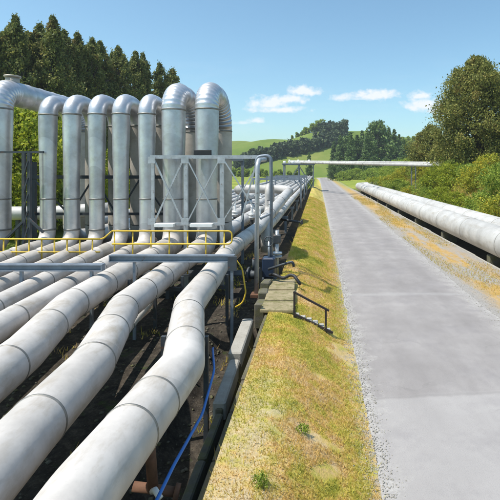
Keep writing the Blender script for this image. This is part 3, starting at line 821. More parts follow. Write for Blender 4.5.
# blue hose under the nearest pipe, drain tee
hp = [(-1.60, .8, .95), (-1.56, 2.6, .98), (-1.50, 3.6, .93), (-1.47, 4.6, .99), (-1.44, 5.6, .96), (-1.52, 6.6, 1.06), (-1.78, 7.6, .98), (-2.0, 8.6, .6)]
pts, rr, _ = fillet([(*p, .018) for p in hp], 1.2, 6)
mb = MB(); mb.tube(pts, .018, 10); tag(mb.build('hose', 'blue_hose'), 'thin blue hose slung under the nearest pipe along the trench', 'hose')
dt = thing('drain_valve', 'rusty drain tee with white tap below the nearest pipe in the trench', 'valve')
mb = MB(); mb.tube([(-1.78, 4.75, 1.16), (-1.74, 4.75, .62)], .055, 14); mb.tube([(-1.95, 4.75, .66), (-1.52, 4.78, .58)], .05, 14); mb.build('drain_pipe', 'rusty_iron', dt)
mb = MB(); mb.disc((-1.50, 4.78, .575), (1, .1, -.2), .085, .05, 18); mb.build('flange', 'rusty_iron', dt)
mb = MB(); mb.tube([(-1.70, 4.62, .70), (-1.63, 4.50, .80), (-1.56, 4.46, .74)], .03, 10); mb.build('tap_handle', 'white_paint', dt)
dt2 = thing('drain_stub', 'small pale capped pipe stub between the two nearest pipes', 'valve')
mb = MB(); mb.tube([(-2.50, 4.75, -.3), (-2.46, 4.72, .86)], .045, 14); mb.build('stub_pipe', 'rusty_iron', dt2)
mb = MB(); mb.disc((-2.46, 4.72, .88), (0, 0, 1), .075, .07, 18); mb.build('cap', 'white_paint', dt2)

# cradles under the near pipes
def cradle(x, y, r, lab):
    t = thing('pipe_cradle', lab, 'support', (0, 0, 0), 'steel cradles under the foreground pipes')
    for sx in (-1, 1):
        mb = MB(); mb.bar((x+sx*(r+.05), y, -.3), (x+sx*(r+.05), y, ZP-.02), .07); mb.build('leg', 'dark_steel', t)
    mb = MB(); mb.box((x, y, ZP-r-.05), (2*r+.03, .12, .08)); mb.build('crossbar', 'dark_steel', t)
    return t
cradle(-2.10, 7.1, .285, 'dark cradle under the bend of the nearest pipe')
cradle(-2.62, 11.3, .285, 'dark cradle under the nearest pipe just past the grey beam')
cradle(-3.68, 11.1, .285, 'dark cradle under the second pipe from the right')
cradle(-4.86, 10.8, .29, 'dark cradle under the third pipe from the right')

# grey beams across the pipes
def beam(lab, x0, x1, y, z, h, posts, end_drop=False):
    t = thing('steel_beam', lab, 'beam', (0, 0, 0), 'grey steel beams across the pipes')
    mb = MB()
    mb.box(((x0+x1)/2, y, z+h/2-.012), (x1-x0, .16, .024)); mb.box(((x0+x1)/2, y, z-h/2+.012), (x1-x0, .16, .024)); mb.box(((x0+x1)/2, y, z), (x1-x0-.004, .03, h-.05))
    mb.box((x0+.012, y-.003, z), (.02, .15, h-.052)); mb.box((x1-.012, y-.003, z), (.02, .15, h-.052))
    mb.build('girder', 'grey_steel', t)
    for px in posts:
        mb = MB(); mb.box((px, y, (z-h/2)/2-.16), (.06, .06, z-h/2+.30)); mb.build('post', 'grey_steel', t)
    return t
beam('grey steel beam across the slim pipes at the left edge', -8.3, -4.72, 9.9, 1.86, .15, (-6.52, -4.98))
b2 = beam('long grey steel beam across the foreground pipes, right of its shorter neighbour', -4.78, -1.92, 10.35, 1.97, .16, (-4.22, -1.98))
mb = MB(); mb.box((-1.95, 10.24, 1.87), (.20, .05, .32)); mb.build('end_plate', 'dark_steel', b2)
# hanging yellow chain / hose loops at the beam end
pts, rr, _ = fillet([(-1.86, 10.3, 1.92, .014), (-1.74, 10.32, 1.75, .014), (-1.66, 10.34, 1.2, .014), (-1.72, 10.34, .95, .014), (-1.90, 10.34, .85, .014)], .25, 6)
tag(MB().tube(pts, .018, 8).build('yellow_hose', 'yellow_paint'), 'yellow hose hanging off the end of the long grey beam', 'hose')

# yellow railings ---------------------------------------------------------
def railing(lab, x0, x1, y, zt, zm, zb, n, close=(False, True)):
    t = thing('yellow_railing', lab, 'railing', (0, 0, 0), 'yellow railings before the arches')
    pl = [(x0, y, zt, .024), (x1, y, zt, .024)]
    if close[1]: pl += [(x1, y, zm, .024), (x0, y, zm, .024)]
    pts, rr, _ = fillet(pl, .12, 6)
    if close[1]: MB().tube(pts, .024, 10).build('rail_loop', 'yellow_paint', t)
    else:
        MB().tube(pts, .024, 10).build('top_rail', 'yellow_paint', t)
        MB().tube([(x0, y, zm), (x1, y, zm)], .022, 10).build('mid_rail', 'yellow_paint', t)
    for i in range(n):
        x = x0+.06+(x1-x0-.30)*i/(n-1)
        MB().tube([(x, y+.03, zb), (x, y+.03, zt-.01)], .022, 10).build('post', 'yellow_paint', t)
    return t
YR = 13.4
zc = lambda py, Y: 4-(py-170)*Y/450
railing('longer yellow railing before the ribbed arches, with a rounded end', (112-318)/450*YR, (232-318)/450*YR, YR, zc(231, YR), zc(244, YR), .9, 7)
railing('lower yellow railing at the left before the slim arches', -10.2, (100-318)/450*YR, YR, zc(239, YR), zc(252, YR), .8, 10, (False, False))
pts, rr, _ = fillet([((100-318)/450*YR+.02, YR, zc(239, YR), .022), ((104-318)/450*YR, YR, zc(238, YR), .022), ((113-318)/450*YR-.03, YR, zc(231, YR), .022)], .1, 4)
tag(MB().tube(pts, .023, 10).build('rail_link', 'yellow_paint'), 'short sloping yellow tube joining the two yellow railings', 'railing')
wk = thing('walkway', 'narrow dark steel walkway under the yellow railings', 'walkway', (0, 0, 0))
mb = MB(); mb.box((-6.4, YR+.42, .83), (8.2, .62, .05)); mb.build('deck', 'dark_steel', wk)
for x in (-10.0, -8.1, -6.35, -4.55, -2.75):
    mb = MB(); mb.box((x, YR+.42, .40), (.1, .5, .80)); mb.build('leg', 'dark_steel', wk)

# braced frame before the ribbed arches --------------------------------------
YT = 14.75; X_ = lambda px, Y: (px-318)/450*Y
ft = thing('braced_frame', 'pale steel frame with crossed braces before the two ribbed arches', 'frame', (0, 0, 0))
zt, zb = zc(157, YT), zc(224, YT)
cols = [X_(153, YT), X_(186, YT), X_(222, YT), X_(264, YT)]
mb = MB(); mb.box(((cols[0]+cols[-1])/2, YT, zt), (cols[-1]-cols[0]+.16, .10, .11)); mb.build('top_chord', 'pale_steel', ft)
mb = MB(); mb.box(((cols[0]+cols[2])/2, YT, zb), (cols[2]-cols[0]+.1, .09, .09)); mb.build('bottom_chord', 'pale_steel', ft)
for i, x in enumerate(cols[:3]):
    w = .13 if i else .09
    mb = MB(); mb.box((x, YT, (zt-.06)/2), (w, .10, zt-.06)); mb.build('post', 'pale_steel', ft)
for i in range(3):
    a, b = cols[i]+.07, cols[i+1]-.07
    e = zb if i < 2 else zc(222, YT)
    MB().bar((a, YT-.055, e+.08), (b, YT-.055, zt-.08), .055, .035).build('brace', 'pale_steel', ft)
    MB().bar((a, YT-.10, zt-.08), (b, YT-.10, e+.08), .055, .035).build('brace', 'pale_steel', ft)
for a, b in ((157, 176), (192, 214)):
    mb = MB(); mb.box(((X_(a, YT)+X_(b, YT))/2, YT-.16, zc(224.5, YT)), (X_(b, YT)-X_(a, YT), .22, .11), 0, 0, .01); mb.build('white_tray', 'white_paint', ft)
mb = MB(); mb.box((X_(202.5, 15.1), 15.13, zc(153.5, 15.1)), (.58, .10, .24), 0, 0, .01); mb.build('name_plate', 'black_rubber', ft)
for i, x in enumerate(cols[:3]):
    for z in (zt-.10, zb+.10):
        MB().box((x, YT-.128, z), (.24, .008, .22)).build('gusset', 'pale_steel', ft)
# rear mate of the frame: rails going back
for x in (cols[0], cols[2]):
    MB().bar((x, YT+.06, zt), (x, YT+4.0, zt), .08, .09).build('side_rail', 'grey_steel', ft)
    MB().bar((x, YT+4.05, 0), (x, YT+4.05, zt+.05), .10).build('rear_post', 'grey_steel', ft)
MB().bar((cols[0]+.06, YT+4.0, zt), (cols[2]-.06, YT+4.0, zt), .08, .09).build('rear_rail', 'grey_steel', ft)

# tall post frame at the right end of the arches
fp = thing('guide_frame', 'tall pale post frame with a rounded top beside the braced frame', 'frame', (0, 0, 0))
YG = 12.9
pts, rr, _ = fillet([(X_(256.5, YG), YG, .4, .06), (X_(257.5, YG), YG, zc(160, YG), .06), (X_(260, YG)+.02, YG+1.0, zc(158, YG)-.02, .06)], .3, 8)
MB().tube(pts, .066, 16).build('main_post', 'pale_steel', fp)
YG2 = 14.3
pts, rr, _ = fillet([(X_(257, YG2), YG2, zc(190, YG2), .05), (X_(257, YG2)-.02, YG2, zc(157, YG2), .05), (X_(271, YG2), YG2, zc(155, YG2), .05), (X_(271.5, YG2), YG2, .3, .05)], .16, 8)
MB().tube(pts, .055, 14).build('hoop', 'grey_steel', fp)
mb = MB(); mb.box((X_(257, YG), YG, .42), (.34, .34, .10), 0, 0, .01); mb.build('base_plate', 'rusty_iron', fp)
MB().bar((X_(258, YG)+.06, YG+.1, 2.6), (X_(271, YG2)-.03, YG2-.03, 2.6), .05).build('crossbar', 'grey_steel', fp)
MB().bar((X_(240, YG2), YG2+.2, zc(222, YG2)), (X_(256, YG2), YG2+.2, zc(160, YG2)), .05).build('brace', 'pale_steel', fp)

# valves beside the frame
va = thing('valve_unit', 'dark blue valve unit with handwheel at the head of the landing', 'valve', (0, 0, 0))
YV = 14.2
mb = MB(); mb.box((-1.55, YV, .95), (.40, .42, .62), 0, 0, .04); mb.build('actuator', 'blue_paint', va)
mb = MB(); mb.tube([(-1.55, YV, .2), (-1.55, YV, .64)], .16, 20); mb.disc((-1.55, YV, .55), (0, 0, 1), .26, .07, 22); mb.disc((-1.55, YV, .30), (0, 0, 1), .26, .07, 22); mb.build('valve_body', 'dark_steel', va)
mb = MB(); mb.tube([(-1.55, YV, 1.26), (-1.55, YV, 1.75)], .035, 14); mb.build('stem', 'pale_steel', va)
ring = [(-1.55+.15*math.cos(a), YV-.02, 1.75+.15*math.sin(a)) for a in np.linspace(0, 2*PI, 25)]
mb = MB(); mb.tube(ring, .018, 8, False); hw = mb.build('handwheel', 'dark_steel', va); mb = MB(); mb.bar((-1.70, YV-.02, 1.75), (-1.40, YV-.02, 1.75), .02); mb.bar((-1.55, YV-.02, 1.60), (-1.55, YV-.02, 1.90), .02); mb.build('spokes', 'dark_steel', hw)
v2 = thing('valve_unit', 'pale upright pipe valve behind the dark blue valve unit', 'valve', (0, 0, 0))
mb = MB(); mb.tube([(-1.42, 15.6, .2), (-1.42, 15.6, 1.9)], .06, 16); mb.disc((-1.42, 15.6, 1.0), (0, 0, 1), .18, .06, 20); mb.disc((-1.42, 15.6, 1.12), (0, 0, 1), .18, .06, 20); mb.build('riser_pipe', 'pale_steel', v2)
mb = MB(); mb.box((-1.42, 15.6, 1.62), (.26, .26, .3), 0, 0, .03); mb.build('bonnet', 'dark_steel', v2)
v3 = thing('valve_unit', 'dark flanged valve with red-brown rust low beside the trench head', 'valve', (0, 0, 0))
mb = MB(); mb.tube([(-2.2, 13.9, .78), (-1.75, 13.8, .78)], .14, 18); mb.disc((-2.12, 13.88, .78), (1, -.2, 0), .23, .06, 20); mb.disc((-1.8, 13.8, .78), (1, -.2, 0), .23, .06, 20); mb.tube([(-1.98, 13.85, .9), (-1.98, 13.85, 1.25)], .05, 12); mb.build('valve_body', 'dark_steel', v3)
mb = MB(); mb.tube([(-2.0, 13.85, 1.26), (-1.7, 13.7, 1.30)], .025, 8); mb.build('lever', 'rusty_iron', v3)
# black drain hoses curling onto the grass
pts, rr, _ = fillet([(-1.42, 13.3, .9, .045), (-1.25, 12.95, 1.0, .045), (-1.0, 12.9, .88, .045), (-.72, 12.85, 1.05, .045), (-.5, 12.6, .80, .045)], .2, 6)
tag(MB().tube(pts, .045, 12).build('drain_hose', 'black_rubber'), 'black hose arching over the landing onto the grass', 'hose')
pts, rr, _ = fillet([(-1.5, 13.6, 1.0, .03), (-1.1, 13.5, 1.15, .03), (-.75, 13.4, 1.28, .03), (-.72, 13.4, 1.12, .03)], .1, 6)
tag(MB().tube(pts, .04, 12).build('vent_pipe', 'dark_steel'), 'thin dark vent pipe with a crooked end above the landing', 'pipe')
# dark drain spout further up the bank
sp_ = thing('drain_spout', 'dark spout sticking out from the far pipes over the grass bank', 'pipe')
mb = MB(); mb.tube([(-2.3, 27.0, 1.05), (-.95, 26.2, .95)], .07, 14); mb.build('spout_pipe', 'dark_steel', sp_)
mb = MB(); mb.disc((-.95, 26.2, .95), (1, -.6, -.1), .13, .06, 16); mb.build('flange', 'dark_steel', sp_)

# small clutter of valves between the arches and the far pipes -----------------
random.seed(21)
vm = []
def small_valve():
    t = bpy.data.objects.new('gate_valve', None); COL.objects.link(t)
    mb = MB(); mb.tube([(0, 0, .25), (0, 0, 1.05)], .055, 12); mb.disc((0, 0, .38), (0, 0, 1), .15, .06, 16); mb.disc((0, 0, .52), (0, 0, 1), .15, .06, 16); mb.build('valve_body', 'white_paint', t)
    mb = MB(); mb.bar((0, 0, .0), (0, 0, .26), .10); mb.build('foot', 'dark_steel', t)
    rg = [(.16*math.cos(a), .16*math.sin(a), 1.08) for a in np.linspace(0, 2*PI, 19)]
    mb = MB(); mb.tube(rg, .018, 6, False); mb.bar((-.16, 0, 1.08), (.16, 0, 1.08), .02); mb.build('handwheel', 'dark_steel', t)
    return t
pv = small_valve()
spots = [(-2.75, 21.2, 1.6), (-3.3, 22.4, 1.62), (-4.05, 20.7, 1.62), (-4.35, 23.5, 1.65), (-5.25, 22.0, 1.6), (-3.55, 26.0, 1.62), (-2.7, 25.2, 1.55), (-5.9, 25.8, 1.6), (-4.6, 27.4, 1.6), (-6.6, 23, 1.6), (-3.7, 34, 1.6), (-4.6, 36, 1.6), (-2.5, 37, 1.6), (-5.4, 39, 1.6)]
spots.sort(key=lambda t: pxx(t[0], t[1]))
for i, (x, y, z) in enumerate(spots):
    c = pv if i == 0 else copy_tree(pv)
    c.location = (x, y, z-.35); c.rotation_euler = (0, 0, random.uniform(0, 3))
    c.name = 'gate_valve'; tag(c, f'small white gate valve on the pipes beyond the arches, {ORD[i]} from the left', 'valve', 'gate valves beyond the arches')

# dark frames between the slim arches -----------------------------------------
YS = 16.35
sf = thing('support_frame', 'dark steel frame with braces standing among the slim arches', 'frame', (0, 0, 0))
xs_ = [-10.3, -8.95, -8.08, -7.24, -6.38, -5.45]
zbm = zc(177, YS)
for x in xs_:
    MB().bar((x, YS, 0), (x, YS, zbm+.55), .12).build('post', 'dark_steel', sf)
MB().bar((xs_[0]-.06, YS-.08, zbm), (xs_[-1]+.06, YS-.08, zbm), .04, .12).build('crossbeam', 'dark_steel', sf)
MB().bar((xs_[0]-.06, YS+.08, zbm-1.35), (xs_[-1]+.06, YS+.08, zbm-1.35), .04, .10).build('crossbeam', 'dark_steel', sf)
for i in range(len(xs_)-1):
    if i % 2 == 0: MB().bar((xs_[i]+.06, YS-.12, zbm-.1), (xs_[i+1]-.06, YS-.12, zbm-1.3), .05).build('brace', 'dark_steel', sf)
    else: MB().bar((xs_[i+1]-.06, YS-.12, zbm-.1), (xs_[i]+.06, YS-.12, zbm-1.3), .05).build('brace', 'dark_steel', sf)
lp = thing('lattice_post', 'dark double steel post between the thick grey arch and the first slim arch', 'post', (0, 0, 0))
YL = 15.0
for px in (24, 29.5):
    MB().bar((X_(px, YL), YL, 0), (X_(px, YL), YL, zc(153, YL)), .10).build('post', 'dark_steel', lp)
for k in range(7):
    z0 = .5+k*.55; MB().bar((X_(24.6, YL), YL-.06, z0), (X_(29, YL), YL-.06, z0+.5), .035).build('lacing_bar', 'dark_steel', lp)
MB().bar((-11.6, YL+.09, zc(152, YL)), (X_(42, YL), YL+.09, zc(152, YL)), .07).build('top_bar', 'dark_steel', lp)
MB().bar((X_(24, YL), YL-.09, zc(222, YL)), (X_(8, YL), YL-.09, zc(238, YL)), .07).build('stay', 'dark_steel', lp)
MB().bar((X_(30, YL), YL-.09, zc(218, YL)), (X_(45, YL), YL-.09, zc(232, YL)), .07).build('stay', 'dark_steel', lp)
# pale pipe running across behind the arches at the left
pts, rr, _ = fillet([(-14.5, 19.6, 2.1, .3), (-11.9, 19.9, 2.1, .3), (-9.0, 20.6, 2.25, .3)], .5, 6)
t = thing('cross_pipe', 'white pipe lying crosswise behind the slim arches at the left', 'pipe'); oT = emit(t, pts, rr, 0, len(pts)-1, 'pipe_run', 'white_cladding', 28, (True, True))
for s in (.8, 2.2, 3.6, 4.8):
    p_, t_, r_ = at_arc(pts, rr, s); band(p_, t_, r_, oT, .06, .016)
for x in (-13.2, -10.6): MB().bar((x, 19.8, 0), (x, 19.8, 1.8), .14).build('prop', 'dark_steel', t)

# supports under the far pipes
def far_support():
    t = bpy.data.objects.new('pipe_trestle', None); COL.objects.link(t)
    for x in (-10.6, -8.0, -5.2, -2.0):
        MB().bar((x, 0, -.1), (x, 0, 1.1), .14).build('post', 'grey_steel', t)
    MB().bar((-10.9, 0, 1.06), (-1.85, 0, 1.06), .12, .16).build('crossbeam', 'grey_steel', t)
    return t
fs = far_support()
for i, Y in enumerate((21.5, 27.8, 35, 43, 52, 63, 76)):
    c = fs if i == 0 else copy_tree(fs); c.name = 'pipe_trestle'; c.location = (0, Y, 0)
    tag(c, f'low grey trestle under the far pipes, {ORD[i]} beyond the arches', 'support', 'low trestles under the far pipes')

# portal frames (goalposts) along the far pipes and the pipe rack
def portal(x0, x1, z):
    t = bpy.data.objects.new('portal_frame', None); COL.objects.link(t)
    for x in (x0, x1): MB().bar((x, 0, -.1), (x, 0, z), .16).build('post', 'grey_steel', t)
    MB().bar((x0-.1, 0, z+.08), (x1+.1, 0, z+.08), .16, .18).build('crossbeam', 'grey_steel', t)
    MB().bar((x0+.1, .1, z-.7), (x0+.7, .1, z), .08).build('brace', 'grey_steel', t); MB().bar((x1-.1, .1, z-.7), (x1-.7, .1, z), .08).build('brace', 'grey_steel', t)
    return t
pf = portal(-6.6, -1.75, 3.0)
for i, (Y) in enumerate((46, 58, 70)):
    c = pf if i == 0 else copy_tree(pf); c.name = 'portal_frame'; c.location = (0, Y, 0)
    tag(c, f'grey portal frame over the far pipes, {["nearest", "middle", "farthest"][i]} of three', 'frame', 'portal frames over the far pipes')
YK = 84
rk = thing('pipe_rack', 'tall grey steel rack over the far pipes where the overhead pipes begin', 'rack', (0, 0, 0))
for x in (-6.4, -3.6, -.9):
    for dy in (0, 3.2): MB().bar((x, YK+dy, -.1), (x, YK+dy, 5.0), .20).build('post', 'grey_steel', rk)
for dy in (0, 3.2):
    MB().bar((-6.7, YK+dy, 5.08), (-.6, YK+dy, 5.08), .2, .24).build('crossbeam', 'grey_steel', rk)
    MB().bar((-6.4, YK+dy-.12, .3), (-3.6, YK+dy-.12, 4.8), .09).build('brace', 'grey_steel', rk); MB().bar((-3.6, YK+dy-.12, 4.8), (-.9, YK+dy-.12, .3), .09).build('brace', 'grey_steel', rk)
for x in (-6.4, -3.6, -.9): MB().bar((x, YK+.1, 4.85), (x, YK+3.1, 4.85), .14).build('side_rail', 'grey_steel', rk)
MB().box((-3.65, YK+1.6, 5.23), (6.2, 3.6, .06)).build('deck', 'pale_steel', rk)
for i, (x, w) in enumerate(((-6.3, .55), (-5.4, .35), (-4.7, .7), (-3.7, .4), (-2.9, .75), (-1.7, .45), (-1.0, .4))):
    o = MB().tube([(x, YK+.8, 5.26), (x, YK+.8, 5.7+.25*(i % 2))], w*.42, 14).build('steam_drum', 'white_paint')
    tag(o, f'small white drum standing on the tall rack, {ORD[i]} from the left', 'drum', 'white drums on the tall rack')
for lab, Y0, z0, xe, ye, ze in (('upper overhead pipe crossing the road', 86.6, 5.72, 15.5, 53.2, 4.76), ('lower overhead pipe crossing the road, a little nearer', 84.4, 5.48, 14.3, 50.2, 4.50)):
    t = thing('overhead_pipe', lab, 'pipe', (0, 0, 0), 'overhead pipes crossing the road')
    P_ = [(-5.8, Y0+(5.2 if z0 > 5.6 else 4.6), z0+.05, .20), (xe, ye, ze, .20), (xe+1.6, ye+1.2, ze-2.6, .20)]
    pts, rr, mk = fillet(P_, [.6], 8); oT = emit(t, pts, rr, 0, len(pts)-1, 'pipe_run', 'white_cladding', 24, (True, True), 3)
    for s in (2, 7, 12, 17, 22, 27, 32):
        r_ = at_arc(pts, rr, s); band(r_[0], r_[1], r_[2], oT, .08, .02)
tr = thing('overhead_trestle', 'slim grey post pair under the right end of the overhead pipes, half hidden in shrubs', 'support')
for xx, yy_ in ((12.2, 56.2), (12.4, 59.6)): MB().bar((xx, yy_, gz(xx, yy_)-.3), (xx, yy_, 4.52), .12).build('post', 'grey_steel', tr)
MB().bar((12.15, 55.8, 4.50), (12.45, 60.0, 4.50), .12, .10).build('crossbeam', 'grey_steel', tr)

# ------------------------------------------------------------------ grass blades
def blades(name, n, sampler, h0, h1, w, label):
    P = sampler(n); n = len(P)
    z = ground_z(P[:, 0], P[:, 1])
    h = RNG.uniform(h0, h1, n)*(.6+.8*RNG.random(n)); a = RNG.uniform(0, 2*PI, n); l = RNG.uniform(.1, .9, n)*h; la = RNG.uniform(0, 2*PI, n)
    ww = w*RNG.uniform(.6, 1.5, n)*(1+P[:, 1]/22)
    b = np.stack([P[:, 0], P[:, 1], z-.01], -1); d = np.stack([np.cos(a)*ww, np.sin(a)*ww, 0*a], -1)
    tip = b + np.stack([np.cos(la)*l, np.sin(la)*l, h], -1)
    V = np.stack([b-d, b+d, tip], 1).reshape(-1, 3); F = np.arange(n*3).reshape(n, 3)
    o = mesh_np(name, V, F, 'blades', np.repeat(RNG.random(n), 3)); tag(o, label, 'grass', None, 'stuff'); return o
RNG = np.random.default_rng(5)
def patchy(P, sc, thr):
    m = np.array([mnoise.noise((x*sc, y*sc, 1.7)) + .5*mnoise.noise((x*sc*3, y*sc*3, 4)) for x, y in P]); return P[m > thr]
def s_bank(n):
    y = 3.4 + 52*RNG.random(n)**2.2; x = RNG.uniform(-1.14, .80, n)
    k = ~((x < -.55) & (y > 10.35) & (y < 13.3)) & ~((x > -.6) & (x < .45) & (y > 10.24) & (y < 10.6))
    P = np.stack([x, y], -1)[k]; e = RNG.random(len(P)) < np.clip((.86-P[:, 0])/.35, .15, 1)
    P = P[e]; d = RNG.random(len(P)) < .75*np.clip((-.25-P[:, 0])/.5, 0, 1)*np.clip((8.2-P[:, 1])/2.6, 0, 1); return patchy(P[~d], .9, -.62)
blades('grass', 230000, s_bank, .018, .060, .0050, 'patchy green and straw grass on the bank beside the road')
blades('dry_stalks', 2600, s_bank, .10, .22, .0035, 'tall dry stalks scattered through the grass on the bank')
def s_verge(n):
    y = 8 + 60*RNG.random(n)**1.8; x = RNG.uniform(5.0, 7.1, n); P = np.stack([x, y], -1); m = np.array([mnoise.noise((a*.9, b*.2, 1.7))+.5*mnoise.noise((a*2.7, b*.7, 4)) for a, b in P]); return P[m > RNG.normal(.0, .18, len(P))]
blades('dry_grass', 42000, s_verge, .03, .08, .006, 'straw-coloured dry grass on the gravel verge beyond the road')
def s_bed(n):
    y = 3.5+18*RNG.random(n)**1.4; x = RNG.uniform(-11, -1.7, n); return patchy(np.stack([x, y], -1), .8, .38)
blades('weeds', 22000, s_bed, .05, .18, .009, 'low weeds growing on the dark bed between the pipes')
def s_slope(n):
    y = 20+75*RNG.random(n)**1.3; x = 9.9+12*RNG.random(n)**1.2; return np.stack([x, y], -1)
blades('slope_grass', 60000, s_slope, .15, .42, .010, 'rough green grass on the bank above the white pipes')
# loose stones along the road edge
def stones(name, n, samp, r0, r1, mat, label):
    V = []; F = []; P = samp(n); base = np.array([(1, 0, 0), (-1, 0, 0), (0, 1, 0), (0, -1, 0), (0, 0, 1), (0, 0, -1)], float)
    tri = np.array([(0, 2, 4), (2, 1, 4), (1, 3, 4), (3, 0, 4), (2, 0, 5), (1, 2, 5), (3, 1, 5), (0, 3, 5)])
    for i, (x, y) in enumerate(P):
        r = random.uniform(r0, r1); j = base*RNG.uniform(.6, 1.2, (6, 3))*r*np.array([1, 1, .7]); a = random.uniform(0, 6)
        rot = np.array([[math.cos(a), -math.sin(a), 0], [math.sin(a), math.cos(a), 0], [0, 0, 1]])
        V.append(j @ rot.T + np.array([x, y, max(gz(x, y), .012 if .8 < x < 4.9 else -9)+r*.2])); F.append(tri+6*i)
    o = mesh_np(name, np.concatenate(V), np.concatenate(F), mat); tag(o, label, 'gravel', None, 'stuff')
stones('gravel', 5200, lambda n: np.stack([.82+RNG.normal(0, .12, n), 4+26*RNG.random(n)**1.6], -1), .005, .018, 'pale_concrete', 'loose pale gravel along the near edge of the road')
stones('verge_gravel', 2600, lambda n: np.stack([5.1+RNG.normal(0, .45, n), 9+24*RNG.random(n)**1.5], -1), .006, .020, 'pale_concrete', 'loose pale gravel along the far edge of the road')
stones('bed_rubble', 1800, lambda n: np.stack([RNG.uniform(-8, -1.7, n), 3.5+14*RNG.random(n)**1.5], -1), .015, .055, 'mossy_concrete', 'dark rubble on the bed between the pipes')

# a few weeds that stand out
random.seed(2)
wp = make_tree('weed_plant', .20, .36, bush, 16, 40, .020, 'shrub_leaves', .06, .05, 0, .8, .9, 61)
wl = [(-2.62, 7.1, 1.5, 'bright green weed growing between the two nearest pipes'), (-.22, 6.0, .55, 'dark green weed on the grass bank below the steps'), (-.60, 4.75, .5, 'green weed low on the near end of the grass bank')]
for x, y, s, lab in wl: place(wp, 'weed_plant', (x, y, gz(x, y)), s, random.uniform(0, 6), lab, 'weed', None)
hide_proto(wp)

# haze
hb = MB().box((0, 318, 28), (960, 800, 64)).build('haze', 'band_metal'); tag(hb, None, None, None, 'stuff')
hm, hnt, hout = new_mat('thin_haze'); pv_ = hnt.nodes.new('ShaderNodeVolumePrincipled')
pv_.inputs['Color'].default_value = (.86, .92, 1, 1); pv_.inputs['Density'].default_value = .00022; pv_.inputs['Anisotropy'].default_value = .2
hnt.links.new(pv_.outputs[0], hout.inputs['Volume']); hb.data.materials.clear(); hb.data.materials.append(hm)
tag(hb, 'thin bluish air softening the far hills', 'haze')

# ------------------------------------------------------------------ camera
cam = bpy.data.cameras.new('camera'); co = bpy.data.objects.new('camera', cam); COL.objects.link(co)
co.location = (0, 0, 4); co.rotation_euler = (R(90), 0, 0)
cam.sensor_width = 36; cam.lens = 450/500*36; cam.shift_x = -(318-250)/500; cam.shift_y = -(250-170)/500
cam.clip_start = .1; cam.clip_end = 6000
SC.camera = co

# one real-world scale for everything (1 unit above = 1.5 m)
done = set()
for o in COL.objects:
    o.location = Vector(o.location)*S
    if o.type == 'MESH' and o.data.name not in done:
        done.add(o.data.name); o.data.transform(Matrix.Scale(S, 4))
# every thing's origin to its base
for o in list(COL.objects):
    if o.type == 'EMPTY' and o.parent is None and o.location.length < 1e-6:
        lo = Vector((1e9,)*3); hi = -lo
        for c in o.children:
            for v in c.bound_box:
                for i in range(3): lo[i] = min(lo[i], v[i]); hi[i] = max(hi[i], v[i])
        if lo.x < 1e8: 
            b = Vector(((lo.x+hi.x)/2, (lo.y+hi.y)/2, lo.z)); o.location = b
            for c in o.children: c.location = Vector(c.location)-b

# ------------------------------------------------------------------ light and sky
EL, AZ = R(62), R(248)          # sun high on the left, a little behind the camera (azimuth clockwise from +Y)
sd = Vector((math.sin(AZ)*math.cos(EL), math.cos(AZ)*math.cos(EL), math.sin(EL)))
sun = bpy.data.lights.new('sun', 'SUN'); sun.energy = 4.3; sun.angle = R(.53); sun.color = (1, .955, .88)
so = bpy.data.objects.new('sun', sun); COL.objects.link(so); so.rotation_euler = sd.to_track_quat('Z', 'Y').to_euler(); so.location = (0, 0, 60)
w = bpy.data.worlds.new('World'); SC.world = w; w.use_nodes = True
nt = w.node_tree; nt.nodes.clear(); k = NT(nt)
out = nt.nodes.new('ShaderNodeOutputWorld'); bg = nt.nodes.new('ShaderNodeBackground'); bg.inputs[1].default_value = .13
sky = nt.nodes.new('ShaderNodeTexSky'); sky.sky_type = 'NISHITA'; sky.sun_disc = False
sky.sun_elevation = EL; sky.sun_rotation = AZ; sky.air_density = 1.0; sky.dust_density = 1.2; sky.ozone_density = 1.5; sky.altitude = 0
tc = nt.nodes.new('ShaderNodeTexCoord'); dv = k.sep(tc.outputs['Generated'])
fy = k.math('MAXIMUM', dv[1], .02); u = k.math('DIVIDE', dv[0], fy); v = k.math('DIVIDE', dv[2], fy)
uv = k.comb(k.math('MULTIPLY', u, 1.0), k.math('MULTIPLY', v, 1.25), 0.0)
warp = k.math('MULTIPLY', k.math('SUBTRACT', k.noise(44, 8, .60, uv), .5), 2.7)
tot = None
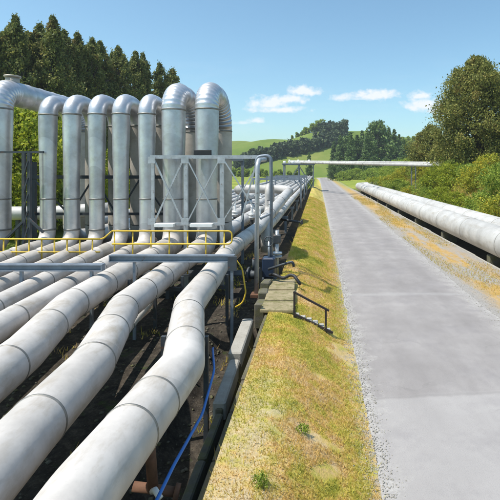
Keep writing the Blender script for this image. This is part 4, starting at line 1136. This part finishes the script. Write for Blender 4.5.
for (px, py, rx, ry, s) in ((268, 104, 20, 9, 1.0), (287, 100, 22, 7, 1.0), (303, 92, 17, 7.5, 1.0), (278, 110, 30, 5, .9), (374, 96, 25, 7.5, 1.0), (344, 98, 13, 5.5, .75), (362, 99, 30, 2.2, .55), (424, 106, 21, 9, 1.0), (420, 96, 11, 6, 1.0), (438, 111, 16, 5, .8), (255, 121, 9, 4, .8), (245, 123, 10, 3, .6), (520, 108, 20, 6, .8), (160, 60, 20, 2, .0)):
    du = k.math('DIVIDE', k.math('SUBTRACT', u, (px-318)/450), rx/450); dw = k.math('DIVIDE', k.math('SUBTRACT', v, (170-py)/450), ry/450)
    # flat bases, puffed tops
    dw = k.math('MULTIPLY', dw, k.math('ADD', 1.15, k.math('MULTIPLY', k.math('LESS_THAN', dw, 0.0), .6)))
    g = k.math('MULTIPLY', k.math('SUBTRACT', 1.0, k.math('SQRT', k.math('ADD', k.math('MULTIPLY', du, du), k.math('MULTIPLY', dw, dw)))), 1.0)
    g = k.math('MULTIPLY', k.rng(k.math('ADD', g, warp), -.25, .75), s)
    tot = g if tot is None else k.math('MAXIMUM', tot, g)
wisp = k.math('MULTIPLY', k.rng(k.noise(5, 6, .7, k.comb(u, k.math('MULTIPLY', v, 4.0), 2.0)), .52, .80), k.rng(v, .02, .30, .26, 0))
tot = k.math('MULTIPLY', k.math('MAXIMUM', k.rng(tot, .05, .85), wisp), k.rng(dv[1], .05, .2))
base = k.mix(1.0, sky.outputs[0], (.90, 1.12, 1.08), 'MULTIPLY')
sk = k.mix(k.math('MULTIPLY', tot, .88), base, (5.9, 6.0, 6.2))
nt.links.new(sk, bg.inputs[0]); nt.links.new(bg.outputs[0], out.inputs[0])

SC.view_settings.view_transform = 'Standard'; SC.view_settings.look = 'None'; SC.view_settings.exposure = .42; SC.view_settings.gamma = 1
SC.view_settings.use_curve_mapping = False
SC.cycles.max_bounces = 6; SC.cycles.diffuse_bounces = 3; SC.cycles.transparent_max_bounces = 8
SC.cycles.use_denoising = True
SC.render.resolution_x = 1024; SC.render.resolution_y = 1024
